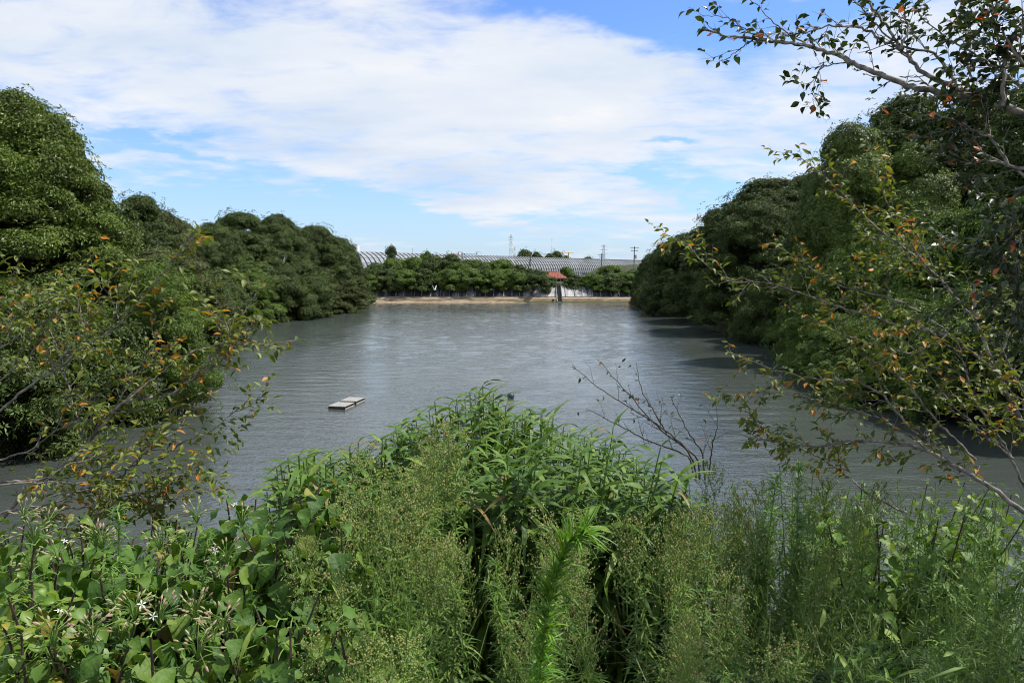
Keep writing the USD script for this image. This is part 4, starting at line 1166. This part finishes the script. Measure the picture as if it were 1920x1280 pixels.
# --- weeds
def weed_panicle(rng, h0, h1, r, branches, per, head):
    st, hd = Soup(), Soup()
    octa_v = np.array([(1, 0, 0), (-1, 0, 0), (0, 1, 0), (0, -1, 0), (0, 0, 1.5), (0, 0, -1.2)], float)
    octa_f = np.array([(0, 2, 4), (2, 1, 4), (1, 3, 4), (3, 0, 4), (2, 0, 5), (1, 2, 5), (3, 1, 5), (0, 3, 5)])
    for k in range(branches):
        t = (k + rng.random()) / branches
        z = h0 + (h1 - h0) * t
        a = k * 2.4
        ln = r * (1 - 0.55 * t ** 2) * rng.uniform(.45, 1.25)
        d = unit(np.array([math.cos(a), math.sin(a), 0.9]))
        p0 = np.array([0, 0, z]); p1 = p0 + d * ln * .55; p2 = p0 + d * ln + [0, 0, ln * .12]
        st.add(*tube([p0, p1, p2], [0.0018, 0.0013, 0.0008], 3, cap=False))
        for j in range(per):
            u = 1 - 0.75 * rng.random() ** 1.6
            b = p0 + (p2 - p0) * u + rng.normal(size=3) * ln * 0.13 + [0, 0, .02]
            if j % 2 == 0:
                st.add(*tube([p0 + (p2 - p0) * (u - .18), b], [0.0009, 0.0006], 3, cap=False))
            q = head * rng.uniform(.6, 1.3)
            hd.add(b + octa_v * q, octa_f)
    return st, hd


def weed_kind(name, seed, H=1.6, pan=0.40, r=0.17, branches=21, per=18, head=0.0042, leaves=190, L=(0.07, 0.14), low=0.12, headmat='weed_head', leafmat='weed_leaf', fat=0.16):
    rng = rng_(seed)
    k = kind(name)
    bend = rng.normal(size=2) * 0.05
    z = np.linspace(-0.1, H, 12)
    c = np.c_[bend[0] * (z / H) ** 2, bend[1] * (z / H) ** 2, z]
    st = Soup().add(*tube(c, np.linspace(0.006, 0.002, 12), 5, cap=False))
    if pan:
        a, b = weed_panicle(rng, H - pan, H, r, branches, per, head)
        st.add(*a.get())
        tag(obj('seed_heads', b.get(), M[headmat], k), kind='stuff')
    zl = low + (H - low - (pan * .35 if pan else 0)) * rng.random(leaves) ** 0.8
    an = rng.random(leaves) * 6.283
    P = np.c_[np.interp(zl, z, c[:, 0]), np.interp(zl, z, c[:, 1]), zl]
    out = np.c_[np.cos(an), np.sin(an), 0 * an]
    D = out + np.c_[0 * an, 0 * an, 0.9 * zl / H - 0.35 + 0.4 * rng.normal(size=leaves)]
    l = rng.uniform(*L, size=leaves) * (1.15 - 0.5 * zl / H)
    tag(obj('leaves', leaves_mesh(leaf_array(STRAP, P, D, np.c_[-out[:, :2] * .5, np.ones(leaves)], l, l * fat, rng)), M[leafmat], k), kind='stuff')
    obj('stem', st.get(), M['weed_stem'], k)
    return k


WEEDS = [weed_kind('horseweed', 71 + i) for i in range(3)]
YOUNG = [weed_kind('green_horseweed', 81 + i, pan=0.55, r=0.12, branches=14, per=8, head=0.0028, leaves=170, L=(0.07, 0.13), fat=0.2, headmat='weed_leaf') for i in range(2)]
SPIKE = [weed_kind('leafy_spike', 85 + i, H=1.3, pan=0, leaves=430, L=(0.05, 0.085), low=0.05, leafmat='spike_leaf' if i else 'weed_leaf') for i in range(2)]


def weed(kinds, label, px, py, d, rng, name='horseweed', category='weed', group=None, H=1.6):
    p = at(px, py, d)
    g = float(ground_z(p[0], d))
    s = (p[2] - g) / H
    copy_of(kinds[rng.integers(len(kinds))], name, label, category, (p[0], d, g), rng.random() * 6.28, (max(.7, s) * rng.uniform(.85, 1.1),) * 2 + (s,), group, tilt=rng.normal(size=2) * 7)


def weeds(kinds, label, group, n, box, dd, seed, name='horseweed', skew=1.0, H=1.6):
    rng = rng_(seed)
    x0, y0, x1, y1 = box
    for i in range(n):
        u = rng.random() ** skew
        weed(kinds, label, rng.uniform(x0, x1), y0 + (y1 - y0) * u, dd[1] + (dd[0] - dd[1]) * u + rng.normal() * .08, rng, name, 'weed', group, H)


weeds(WEEDS, 'tan tipped horseweed in the tall stand before the long leaved bush', 'tan horseweeds left of the middle', 7, (735, 805, 850, 930), (3.3, 4.0), 91)
weeds(WEEDS + YOUNG, 'horseweed between the heart leaved shrub and the long leaved bush', 'horseweeds beside the heart leaves', 12, (640, 880, 770, 1030), (2.8, 3.6), 92)
weeds(WEEDS, 'horseweed with pale seed heads just left of the bright bent shoot', 'horseweeds left of the bright shoot', 6, (930, 950, 1060, 1020), (2.5, 2.9), 93)
weeds(WEEDS, 'horseweed with dense tan heads right of the bright bent shoot', 'horseweeds right of the bright shoot', 9, (1170, 935, 1300, 1060), (2.6, 3.3), 94)
weeds(WEEDS, 'low horseweed with tan heads along the bottom edge right of the middle', 'low horseweeds along the bottom edge', 11, (1090, 1085, 1400, 1210), (1.9, 2.5), 95)
weeds(YOUNG, 'fresh green horseweed below the bare twigs on the right', 'green horseweeds below the twigs', 22, (1300, 870, 1520, 960), (3.6, 4.9), 96, 'green_horseweed')
weeds(WEEDS, 'pale feathery horseweed under the right cherry branches', 'pale horseweeds under the right cherry', 12, (1330, 900, 1640, 990), (3.4, 4.6), 97)
weeds(YOUNG, 'green horseweed in the shade under the right cherry', 'green horseweeds in the right shade', 46, (1480, 905, 1900, 1010), (3.4, 5.8), 98, 'green_horseweed')
weeds(YOUNG, 'green horseweed with drooping tips in the dark gap at the bottom middle', 'green horseweeds at the bottom middle', 16, (670, 980, 930, 1120), (2.4, 3.0), 99, 'green_horseweed')
weeds(YOUNG, 'green horseweed in the shaded grass at the lower right', 'green horseweeds in the lower right grass', 18, (1420, 1040, 1900, 1180), (2.3, 3.4), 100, 'green_horseweed')
weeds(YOUNG, 'green horseweed behind the flowering heart leaved shrubs', 'green horseweeds behind the flowering shrubs', 14, (-40, 1000, 440, 1060), (3.6, 4.6), 104, 'green_horseweed')
weeds(YOUNG, 'green horseweed at the right edge beside the gap of water', 'green horseweeds at the right edge', 12, (1800, 1050, 2000, 1200), (2.4, 3.6), 105, 'green_horseweed')
weeds(WEEDS, 'dry tan horseweed at the bottom edge left of the middle', 'dry horseweeds at the bottom edge', 4, (600, 1180, 720, 1250), (1.9, 2.2), 101)
rng = rng_(102)
for px, py, d, k_, label in ((1398, 832, 3.9, 1, 'upright green leafy spike standing against the water, left one of the two'), (1503, 850, 3.9, 1, 'upright green leafy spike standing against the water, right one of the two'),
                             (1152, 868, 3.5, 0, 'tall leafy spike in front of the right side of the long leaved bush'), (208, 935, 2.9, 1, 'bright leafy spike over the pink buds at the left'),
                             (222, 1018, 2.6, 1, 'left one of the two leafy spikes among the heart leaves'), (268, 1012, 2.65, 1, 'right one of the two leafy spikes among the heart leaves'),
                             (950, 1090, 2.35, 0, 'yellowish leafy stalk just left of the bright bent shoot'), (1118, 1090, 2.3, 0, 'dark leafy stalk just right of the bright bent shoot')):
    weed([SPIKE[k_]], label, px, py, d, rng, 'leafy_spike', 'weed', None, 1.3)

# the bright shoot that bends to the right, nearest of all
rng = rng_(103)
gs = thing('bent_shoot', 'bright green shoot with bent tip, nearest plant at the bottom middle', 'weed', (0, 0, 0))
c = curve([at(1000, 1420, 1.70), at(1012, 1250, 1.66), at(1030, 1130, 1.64), at(1058, 1030, 1.64), at(1078, 1003, 1.63), at(1096, 994, 1.62)], 40)
base = np.array([c[0][0] - 0.01, c[0][1], float(ground_z(c[0][0], c[0][1])) - 0.05])
obj('stem', tube(np.vstack([base, c]), np.linspace(0.006, 0.002, 41), 7, cap=False), M['weed_stem'], gs)
nl = 560
u = np.sort(rng.random(nl)) ** 0.85
pos = np.array([[np.interp(a * 39, np.arange(40), c[:, i]) for i in range(3)] for a in u])
tan = unit(np.gradient(c, axis=0)); tn = np.array([[np.interp(a * 39, np.arange(40), tan[:, i]) for i in range(3)] for a in u])
rd = ball(rng, nl); rd = unit(rd - (rd * tn).sum(1, keepdims=True) * tn)
D = rd * (0.70 - 0.1 * u[:, None]) + tn * (0.75 + 0.1 * u[:, None] + 0.15 * rng.normal(size=(nl, 1)))
l = rng.uniform(0.04, 0.07, nl) * (0.9 + 0.4 * u ** 4)
V = leaf_array(STRAP, pos, D, tn + 0.3 * rng.normal(size=(nl, 3)), l, np.full(nl, 0.0075), rng)
leaf_parts(gs, V, pos, 'leaf', M['bright_leaf'], 300)

# --- grass, ferns and low growth
def blade_mesh(rng, roots, H, W, lean):
    V, F, n = [], [], 0
    for r in roots:
        h = rng.uniform(*H); a = rng.random() * 6.283; ln = rng.uniform(*lean) * h
        t = np.linspace(0, 1, 6)
        d = np.array([math.cos(a), math.sin(a), 0]); q = np.array([-d[1], d[0], 0])
        c = r + d * (ln * t ** 2)[:, None] + np.c_[0 * t, 0 * t, h * (t - 0.35 * (ln / h) * t ** 3)]
        w = rng.uniform(*W) * (1 - t) ** 0.7
        V.append(np.vstack([c + q * w[:, None], c - q * w[:, None]]))
        i = np.arange(5)
        F.append(np.vstack([np.c_[i, i + 1, i + 7], np.c_[i, i + 7, i + 6]]) + n); n += 12
    return np.vstack(V), np.vstack(F)


for j, (px, py, d, n, label) in enumerate([(1560, 1020, 3.2, 110, 'clump of long arching grass in the middle of the shaded weeds'), (1640, 1120, 2.9, 110, 'clump of arching grass right above the ferns'),
                                           (1500, 1230, 2.3, 70, 'loose grass clump on the bottom edge left of the ferns'), (1400, 1020, 3.3, 60, 'thin grass clump below the left upright spike'),
                                           (1740, 1010, 3.8, 80, 'grass clump under the fork of the right cherry'), (1850, 1180, 2.6, 90, 'grass clump at the lower right corner'), (820, 1200, 2.4, 40, 'few grass blades in the dark gap at the bottom')]):
    rng = rng_(120 + j)
    p = at(px, py, d); x, y = p[0], d
    roots = np.c_[x + rng.normal(size=n) * .13, y + rng.normal(size=n) * .13, np.zeros(n)]
    roots[:, 2] = ground_z(roots[:, 0], roots[:, 1]) - 0.02
    g = float(ground_z(x, y))
    gr = thing('grass_clump', label, 'grass', (0, 0, 0))
    tag(obj('blades', blade_mesh(rng, roots, (0.5 * (p[2] - g), 1.25 * (p[2] - g)), (0.003, 0.006), (0.3, 1.1)), M['grass'], gr), kind='stuff')


def fern(label, px, py, d, seed, fronds=7, L=0.5):
    rng = rng_(seed)
    p = at(px, py, d)
    t = thing('fern', label, 'fern', (0, 0, 0))
    g = float(ground_z(p[0], d))
    for k in range(fronds):
        a = k * 2.4 + rng.random(); ln = L * rng.uniform(.7, 1.15)
        o = np.array([math.cos(a), math.sin(a) , 0])
        b = np.array([p[0], d, g + (p[2] - g) * 0.45])
        c = curve([b, b + o * ln * .5 + [0, 0, ln * .48], b + o * ln * 0.95 + [0, 0, ln * .40]], 24)
        s = Soup().add(*tube(c, np.linspace(.003, .001, 24), 4, cap=False))
        tn = unit(np.gradient(c, axis=0)); P, D, N, l = [], [], [], []
        for i in range(3, 24):
            side = np.cross(tn[i], [0, 0, 1.0]); side = unit(side)
            w = ln * 0.30 * math.sin(math.pi * min(1, (i - 1) / 23)) ** .8 * (1.15 - i / 40) + .01
            for sg in (-1, 1):
                for m in range(5):          # leaflets along each pinna
                    q = c[i] + (side * sg * .95 + tn[i] * .3) * w * (m + .3) / 5
                    P.append(q); D.append(side * sg * .5 + tn[i] * (1.0 if m % 2 else .2) + [0, 0, -.15]); N.append([0, 0, 1.0]); l.append(w * .34)
        l = np.array(l)
        s.add(*leaves_mesh(leaf_array(DIAMOND, P, D, N, l, l * .42, rng)))
        obj('frond', s.get(), M['fern'], t)


for j, (px, py, d, label) in enumerate([(1560, 1150, 2.6, 'fern left of the two in the dark hollow at lower right'), (1640, 1130, 2.8, 'fern behind the hollow under the arching grass'), (1720, 1180, 2.6, 'fern with broad fronds at lower right'),
                                        (1820, 1230, 2.3, 'fern at the lower right corner of the bank'), (1610, 1235, 2.2, 'fern on the bottom edge right of the tan weeds'), (1500, 1130, 2.9, 'small fern beside the low tan horseweeds')]):
    fern(label, px, py, d, 140 + j)

rng = rng_(150)
n = 34000
x = rng.uniform(-6, 6, n); y = 1.2 + 12.0 * rng.random(n) ** 1.3
z = ground_z(x, y) + rng.random(n) ** 1.4 * (0.7 + 0.45 * (np.abs(x - 0.2) > 0.9)) * np.clip(0.4 + 0.6 * meshkit.noise(np.c_[x * 1.3, y * 1.3, 0 * x], 3), 0.2, 1)
far = np.sqrt(x ** 2 + y ** 2 + (z - 7) ** 2) > 2.7
x, y, z = x[far], y[far], z[far]; n = len(x)
an = rng.random(n) * 6.283
D = np.c_[np.cos(an), np.sin(an), 0.3 + 0.5 * rng.normal(size=n)]
l = rng.uniform(0.06, 0.17, n)
tag(obj('ground_cover', leaves_mesh(leaf_array(STRAP + SWORD[:2], np.c_[x, y, z], D, np.c_[0 * x, 0 * x, 1 + 0 * x] + .4 * rng.normal(size=(n, 3)), l, l * rng.uniform(.1, .2, n), rng)), M['weed_leaf']), 'low leafy growth covering the near bank between the weeds', 'ground cover', kind='stuff')

# ------------------------------------------------------------------ branches of the near trees
def branching(t, seed, limb_px, depth, r0, leafmat, L, mat='cherry_bark', twig_gap=0.10, twig_len=(0.12, 0.45), leaf_gap=0.035, bare=0.25, most=300, width=0.42, hang=0.25, tmpl=None, sub=0.45, wild=0.35, leaf_keep=1.0):
    """limbs that follow the given lines, with side twigs and leaves grown on them"""
    rng = rng_(seed)
    P, D, N, Ls = [], [], [], []
    twigs = Soup()

    def leafy(c, start):
        s = np.r_[0, np.cumsum(np.linalg.norm(np.diff(c, axis=0), axis=1))]
        q = s[-1] * start
        side = 1
        while q < s[-1]:
            if rng.random() < leaf_keep:
                pos = np.array([np.interp(q, s, c[:, i]) for i in range(3)])
                k = min(len(c) - 2, int(np.searchsorted(s, q)) - 1 if q > 0 else 0)
                tn = unit(c[k + 1] - c[k])
                sd = unit(np.cross(tn, [0, 0, 1.0])) * side
                d = tn * 0.6 + sd * 0.7 + [0, 0, -hang + .25 * rng.normal()] + .25 * rng.normal(size=3)
                P.append(pos); D.append(d); N.append(np.array([0, 0, 1.0]) + .45 * rng.normal(size=3)); Ls.append(rng.uniform(*L))
            side = -side
            q += leaf_gap * rng.uniform(.5, 1.6)

    def twig(p0, d, ln, r, level):
        n = 6
        c = [p0]
        dd = unit(d)
        for i in range(n):
            dd = unit(dd + wild * 0.45 * rng.normal(size=3) + [0, 0, .05])
            c.append(c[-1] + dd * ln / n)
        c = np.array(c)
        twigs.add(*tube(c, np.linspace(r, r * .35, n + 1), 4, cap=False))
        leafy(c, 0.2)
        if level < 2 and ln > 0.14:
            for i in range(1, n):
                if rng.random() < sub:
                    tn = unit(c[i + 1] - c[i]); sd = ball(rng, 1)[0]; sd = unit(sd - (sd @ tn) * tn)
                    twig(c[i], tn * .8 + sd * .7, ln * rng.uniform(.3, .6), r * .6, level + 1)

    for line in limb_px:
        scale = line[0]; pts = line[1:]
        w = [at(*(q if len(q) == 3 else (q[0], q[1], depth + scale[1] + scale[2] * i / len(pts)))) for i, q in enumerate(pts)]
        m = max(16, len(w) * 5)
        c = curve(w, m)
        c[1:-1] += rng.normal(size=(m - 2, 3)) * 0.004
        rr = r0 * scale[0] * np.linspace(1, .22, m)
        obj('limb', tube(c, rr, 7), M[mat], t, smooth=True)
        s = np.r_[0, np.cumsum(np.linalg.norm(np.diff(c, axis=0), axis=1))]
        q = s[-1] * bare
        while q < s[-1]:
            f = q / s[-1]
            i = min(m - 2, int(np.searchsorted(s, q)))
            tn = unit(c[i + 1] - c[i]); sd = ball(rng, 1)[0] * [1, .8, 1]; sd = unit(sd - (sd @ tn) * tn)
            twig(c[i], tn * .75 + sd * .75, rng.uniform(*twig_len) * (1.1 - .6 * f), min(rr[i] * .55, .0035), 1 if f > .75 else 0)
            q += twig_gap * rng.uniform(.5, 1.5)
        leafy(c, .75)
    tag(obj('twigs', twigs.get(), M[mat], t), kind='stuff')
    P, Ls = np.array(P), np.array(Ls)
    V = leaf_array(tmpl or OVATE, P, D, N, Ls, Ls * width * rng.uniform(.85, 1.15, len(Ls)), rng)
    leaf_parts(t, V, P, 'leaf', M[leafmat], most)
    return len(P)


LC = [
    [(1.0, 0, 0.3), (-60, 815), (0, 770), (48, 728), (107, 691), (165, 646), (206, 622), (241, 587), (282, 540), (330, 478), (372, 424)],
    [(2.0, 0.1, 0.2), (-120, 1060), (0, 972), (45, 924), (103, 880), (148, 849), (192, 797), (237, 752), (309, 742), (361, 711), (400, 688), (455, 645), (528, 652)],
    [(0.9, 0.3, 0.1), (103, 900), (155, 814), (137, 763), (130, 728), (113, 697), (60, 640), (40, 560)],
    [(0.8, -0.2, 0.3), (-60, 905), (0, 904), (65, 900), (137, 869), (206, 852), (251, 835), (278, 811)],
    [(0.6, -0.3, 0.2), (-40, 912), (34, 907), (137, 904), (240, 897), (302, 895), (390, 878)],
    [(0.6, -0.3, 0.4), (100, 930), (155, 919), (206, 921), (261, 928), (309, 945), (361, 924), (430, 917)],
    [(0.9, -0.2, 0.2), (40, 1010), (165, 972), (220, 952), (275, 947), (326, 945)],
    [(0.7, 0.2, 0.1), (220, 914), (247, 869), (292, 835), (326, 783), (344, 739), (360, 690)],
    [(0.8, 0.0, 0.4), (120, 930), (172, 911), (223, 880), (282, 866), (344, 828), (395, 807), (430, 780), (481, 752), (498, 739)],
    [(0.6, 0.2, 0.2), (361, 711), (412, 649), (440, 612), (471, 567), (497, 520)],
    [(0.7, 0.5, 0.1), (-20, 760), (0, 650), (15, 610), (34, 560), (30, 500)],
    [(0.7, 0.4, 0.1), (-40, 750), (0, 715), (58, 663), (103, 577), (140, 500)],
    [(0.7, 0.2, 0.2), (148, 849), (210, 770), (262, 690), (300, 620), (318, 560)],
    [(0.6, 0.2, 0.2), (60, 720), (140, 640), (180, 560), (230, 500)],
    [(0.6, -0.1, 0.2), (237, 752), (300, 700), (360, 660), (420, 640), (440, 590)],
    [(0.8, 0.3, 0.1), (-60, 690), (20, 640), (90, 600), (160, 585)],
    [(0.8, -0.1, 0.2), (-60, 985), (30, 955), (110, 940), (190, 880), (260, 830)],
    [(0.7, 0.1, 0.2), (-50, 870), (40, 850), (120, 800), (190, 775), (270, 770)],
    [(0.7, -0.2, 0.2), (60, 960), (160, 950), (250, 925), (330, 905), (380, 860)],
]
lc = thing('cherry_tree', 'cherry with thin sunlit branches and orange tinged leaves at the left edge', 'tree', (0, 0, 0))
branching(lc, 161, LC, 4.5, 0.0095, 'cherry_leaf', (0.045, 0.075), twig_gap=0.05, twig_len=(0.08, 0.42), leaf_keep=0.8, sub=0.45)

RC = [
    [(1.7, -0.6, 0.9), (2010, 1010), (1920, 958), (1839, 901), (1780, 867), (1734, 842), (1662, 827), (1590, 828), (1514, 836), (1438, 825), (1396, 817)],
    [(2.1, -0.1, 0.3), (1990, 960), (1920, 800), (1890, 741), (1864, 690), (1843, 631), (1828, 589), (1826, 542), (1848, 487), (1873, 428)],
    [(1.1, 0.1, 0.6), (1890, 741), (1864, 694), (1822, 660), (1776, 627), (1704, 614), (1620, 589), (1552, 568), (1493, 547), (1443, 532), (1379, 525), (1324, 496), (1282, 454), (1238, 442)],
    [(1.1, 0.2, 0.5), (1843, 631), (1801, 568), (1746, 509), (1704, 471), (1662, 441), (1620, 405), (1560, 345), (1520, 310), (1470, 280)],
    [(0.8, 0.3, 0.4), (1780, 627), (1729, 589), (1683, 563), (1620, 547), (1569, 534), (1518, 500), (1476, 471), (1440, 455)],
    [(1.0, -0.2, 0.5), (1780, 867), (1717, 812), (1687, 779), (1645, 732), (1594, 713), (1535, 711), (1459, 694), (1409, 677), (1362, 656)],
    [(0.9, 0.1, 0.3), (1830, 862), (1788, 821), (1746, 779), (1712, 732), (1662, 690), (1620, 669), (1590, 631), (1569, 597)],
    [(1.0, -0.2, 0.2), (1950, 960), (1915, 897), (1873, 817), (1839, 770), (1818, 732), (1810, 690), (1788, 656), (1755, 631), (1700, 590)],
    [(0.7, 0.0, 0.4), (1700, 960), (1628, 926), (1594, 897), (1552, 867), (1518, 846), (1451, 825), (1400, 760), (1352, 735)],
    [(0.7, 0.2, 0.3), (1864, 690), (1900, 600), (1912, 500), (1890, 420)],
    [(0.7, -0.1, 0.3), (1734, 842), (1660, 790), (1580, 762), (1500, 742), (1420, 735), (1380, 742)],
    [(0.7, 0.2, 0.3), (1746, 509), (1690, 430), (1660, 370), (1640, 310)],
    [(0.7, 0.0, 0.3), (1776, 627), (1700, 660), (1620, 640), (1540, 610), (1480, 580)],
    [(0.8, -0.2, 0.2), (1900, 860), (1830, 800), (1760, 730), (1720, 660), (1650, 620)],
    [(0.7, 0.1, 0.2), (1828, 589), (1760, 520), (1720, 440), (1690, 400)],
    [(0.8, -0.4, 0.2), (1990, 860), (1900, 700), (1860, 600), (1890, 520)],
]
rc = thing('cherry_tree', 'cherry with arching branches and orange tinged leaves over the right water', 'tree', (0, 0, 0))
branching(rc, 162, RC, 4.6, 0.0095, 'cherry_leaf', (0.04, 0.068), twig_gap=0.042, twig_len=(0.06, 0.36), leaf_keep=0.85, sub=0.45, leaf_gap=0.03)

OT = [
    [(2.6, -0.3, 0.8), (2060, 300), (1960, 235), (1880, 200), (1831, 186), (1755, 172), (1707, 162), (1672, 148), (1638, 136), (1604, 119), (1569, 103), (1528, 91), (1494, 82), (1452, 79), (1411, 72), (1373, 70), (1342, 62), (1318, 55)],
    [(1.6, 0.0, 0.3), (1831, 186), (1796, 168), (1741, 144), (1714, 120), (1690, 93), (1666, 55), (1645, 24), (1628, 0), (1605, -60)],
    [(1.0, 0.1, 0.4), (1714, 120), (1690, 96), (1659, 76), (1624, 58), (1610, 50), (1552, 50), (1500, 65), (1450, 60)],
    [(1.0, 0.0, 0.3), (1800, 170), (1782, 144), (1748, 100), (1707, 93), (1666, 69), (1620, 20), (1580, -20)],
    [(0.5, 0.2, 0.1), (1604, 119), (1580, 119), (1545, 124), (1525, 151), (1514, 158), (1490, 152), (1470, 138)],
    [(0.4, 0.2, 0.1), (1545, 124), (1535, 134), (1525, 165), (1525, 196), (1507, 201)],
    [(0.5, 0.3, 0.1), (1411, 76), (1387, 93), (1363, 110), (1348, 117)],
    [(0.5, 0.3, 0.1), (1440, 78), (1411, 65), (1363, 34), (1318, 28), (1291, 14)],
    [(0.6, 0.2, 0.2), (1528, 91), (1490, 70), (1452, 45), (1421, 15), (1390, -15)],
    [(0.7, 0.0, 0.2), (1690, 93), (1700, 40), (1690, -10), (1700, -60)],
    [(0.8, -0.1, 0.2), (1831, 186), (1815, 110), (1810, 40), (1790, -30)],
    [(1.0, -0.2, 0.2), (1880, 200), (1880, 110), (1860, 30), (1870, -40)],
    [(1.2, -0.2, 0.2), (1980, 260), (1910, 320), (1858, 261), (1800, 230), (1740, 210)],
    [(1.0, -0.2, 0.2), (1990, 390), (1920, 327), (1850, 300), (1800, 310), (1750, 290)],
    [(1.0, -0.1, 0.2), (2000, 330), (1900, 370), (1850, 420), (1820, 470)],
    [(1.0, -0.1, 0.2), (2010, 420), (1930, 470), (1880, 540), (1850, 600)],
    [(0.9, -0.3, 0.1), (1990, 150), (1920, 120), (1880, 60), (1850, 0)],
    [(0.9, 0.0, 0.2), (1960, 220), (1900, 150), (1840, 110), (1770, 70), (1720, 20)],
    [(0.9, -0.2, 0.1), (2000, 480), (1940, 560), (1910, 650)],
]
ot = thing('overhanging_tree', 'dark leaved tree reaching in from the upper right corner with a few red leaves', 'tree', (0, 0, 0))
branching(ot, 163, OT[:11], 4.0, 0.009, 'dark_leaf', (0.035, 0.058), twig_gap=0.05, leaf_gap=0.04, twig_len=(0.06, 0.27), width=0.55, hang=0.2, leaf_keep=0.65)
branching(ot, 165, OT[11:], 3.7, 0.010, 'dark_leaf', (0.036, 0.056), twig_gap=0.07, leaf_gap=0.03, twig_len=(0.2, 0.5), width=0.55, hang=0.4, sub=0.7, bare=0.1, most=0)

# unseen rest of its crown, added and shaped to shade the near bank
rng = rng_(166)
C = np.c_[rng.uniform(4.2, 7.4, 26), rng.uniform(0.5, 3.5, 26), rng.uniform(8.8, 11.6, 26)]
R = rng.uniform(0.55, 0.95, (26, 1)) * [[1.0, 1.0, 0.6]]
obj('crown', crown_mesh(rng, C, R, np.array([5.5, 2.0, 9.5]), 0.9, 7, 0.14, 0.10, 0.06, 0.4, 0.2, hull=0, ragged=0.5), M['dark_leaf'], ot)
g = float(ground_z(5.6, 4.6))
v, f = limbs(rng, (0.1, -0.2, 4.2), 0.15, C[:16] - [5.6, 4.6, g])
obj('trunk', (v + [5.6, 4.6, g], f), M['cherry_bark'], ot)
obj('limb', tube(curve([(5.65, 4.5, g + 2.6), (4.6, 4.3, g + 3.0), at(2060, 300, 3.7)], 14), np.linspace(0.075, 0.03, 14), 7), M['cherry_bark'], ot, smooth=True)

TW = [
    [(1.0, 0, 0.2), (1305, 900), (1300, 866), (1244, 804), (1182, 765), (1121, 726), (1073, 682)],
    [(1.0, -0.1, 0.2), (1300, 890), (1296, 866), (1217, 826), (1156, 796), (1099, 765)],
    [(1.0, 0.1, 0.2), (1312, 900), (1309, 870), (1244, 809), (1174, 734), (1126, 677)],
    [(0.8, 0.2, 0.1), (1250, 812), (1225, 770), (1205, 735), (1194, 678)],
    [(1.0, 0.1, 0.2), (1322, 900), (1318, 857), (1287, 804), (1257, 743)],
    [(0.8, 0.0, 0.2), (1330, 890), (1335, 840), (1345, 790), (1340, 750)],
]
tw = thing('bare_shrub', 'nearly bare shrub of thin brown twigs standing against the water', 'shrub', (0, 0, 0))
branching(tw, 164, TW, 6.0, 0.009, 'dark_leaf', (0.03, 0.055), mat='dark_bark', twig_gap=0.14, twig_len=(0.12, 0.36), leaf_gap=0.07, leaf_keep=0.45, wild=0.2)
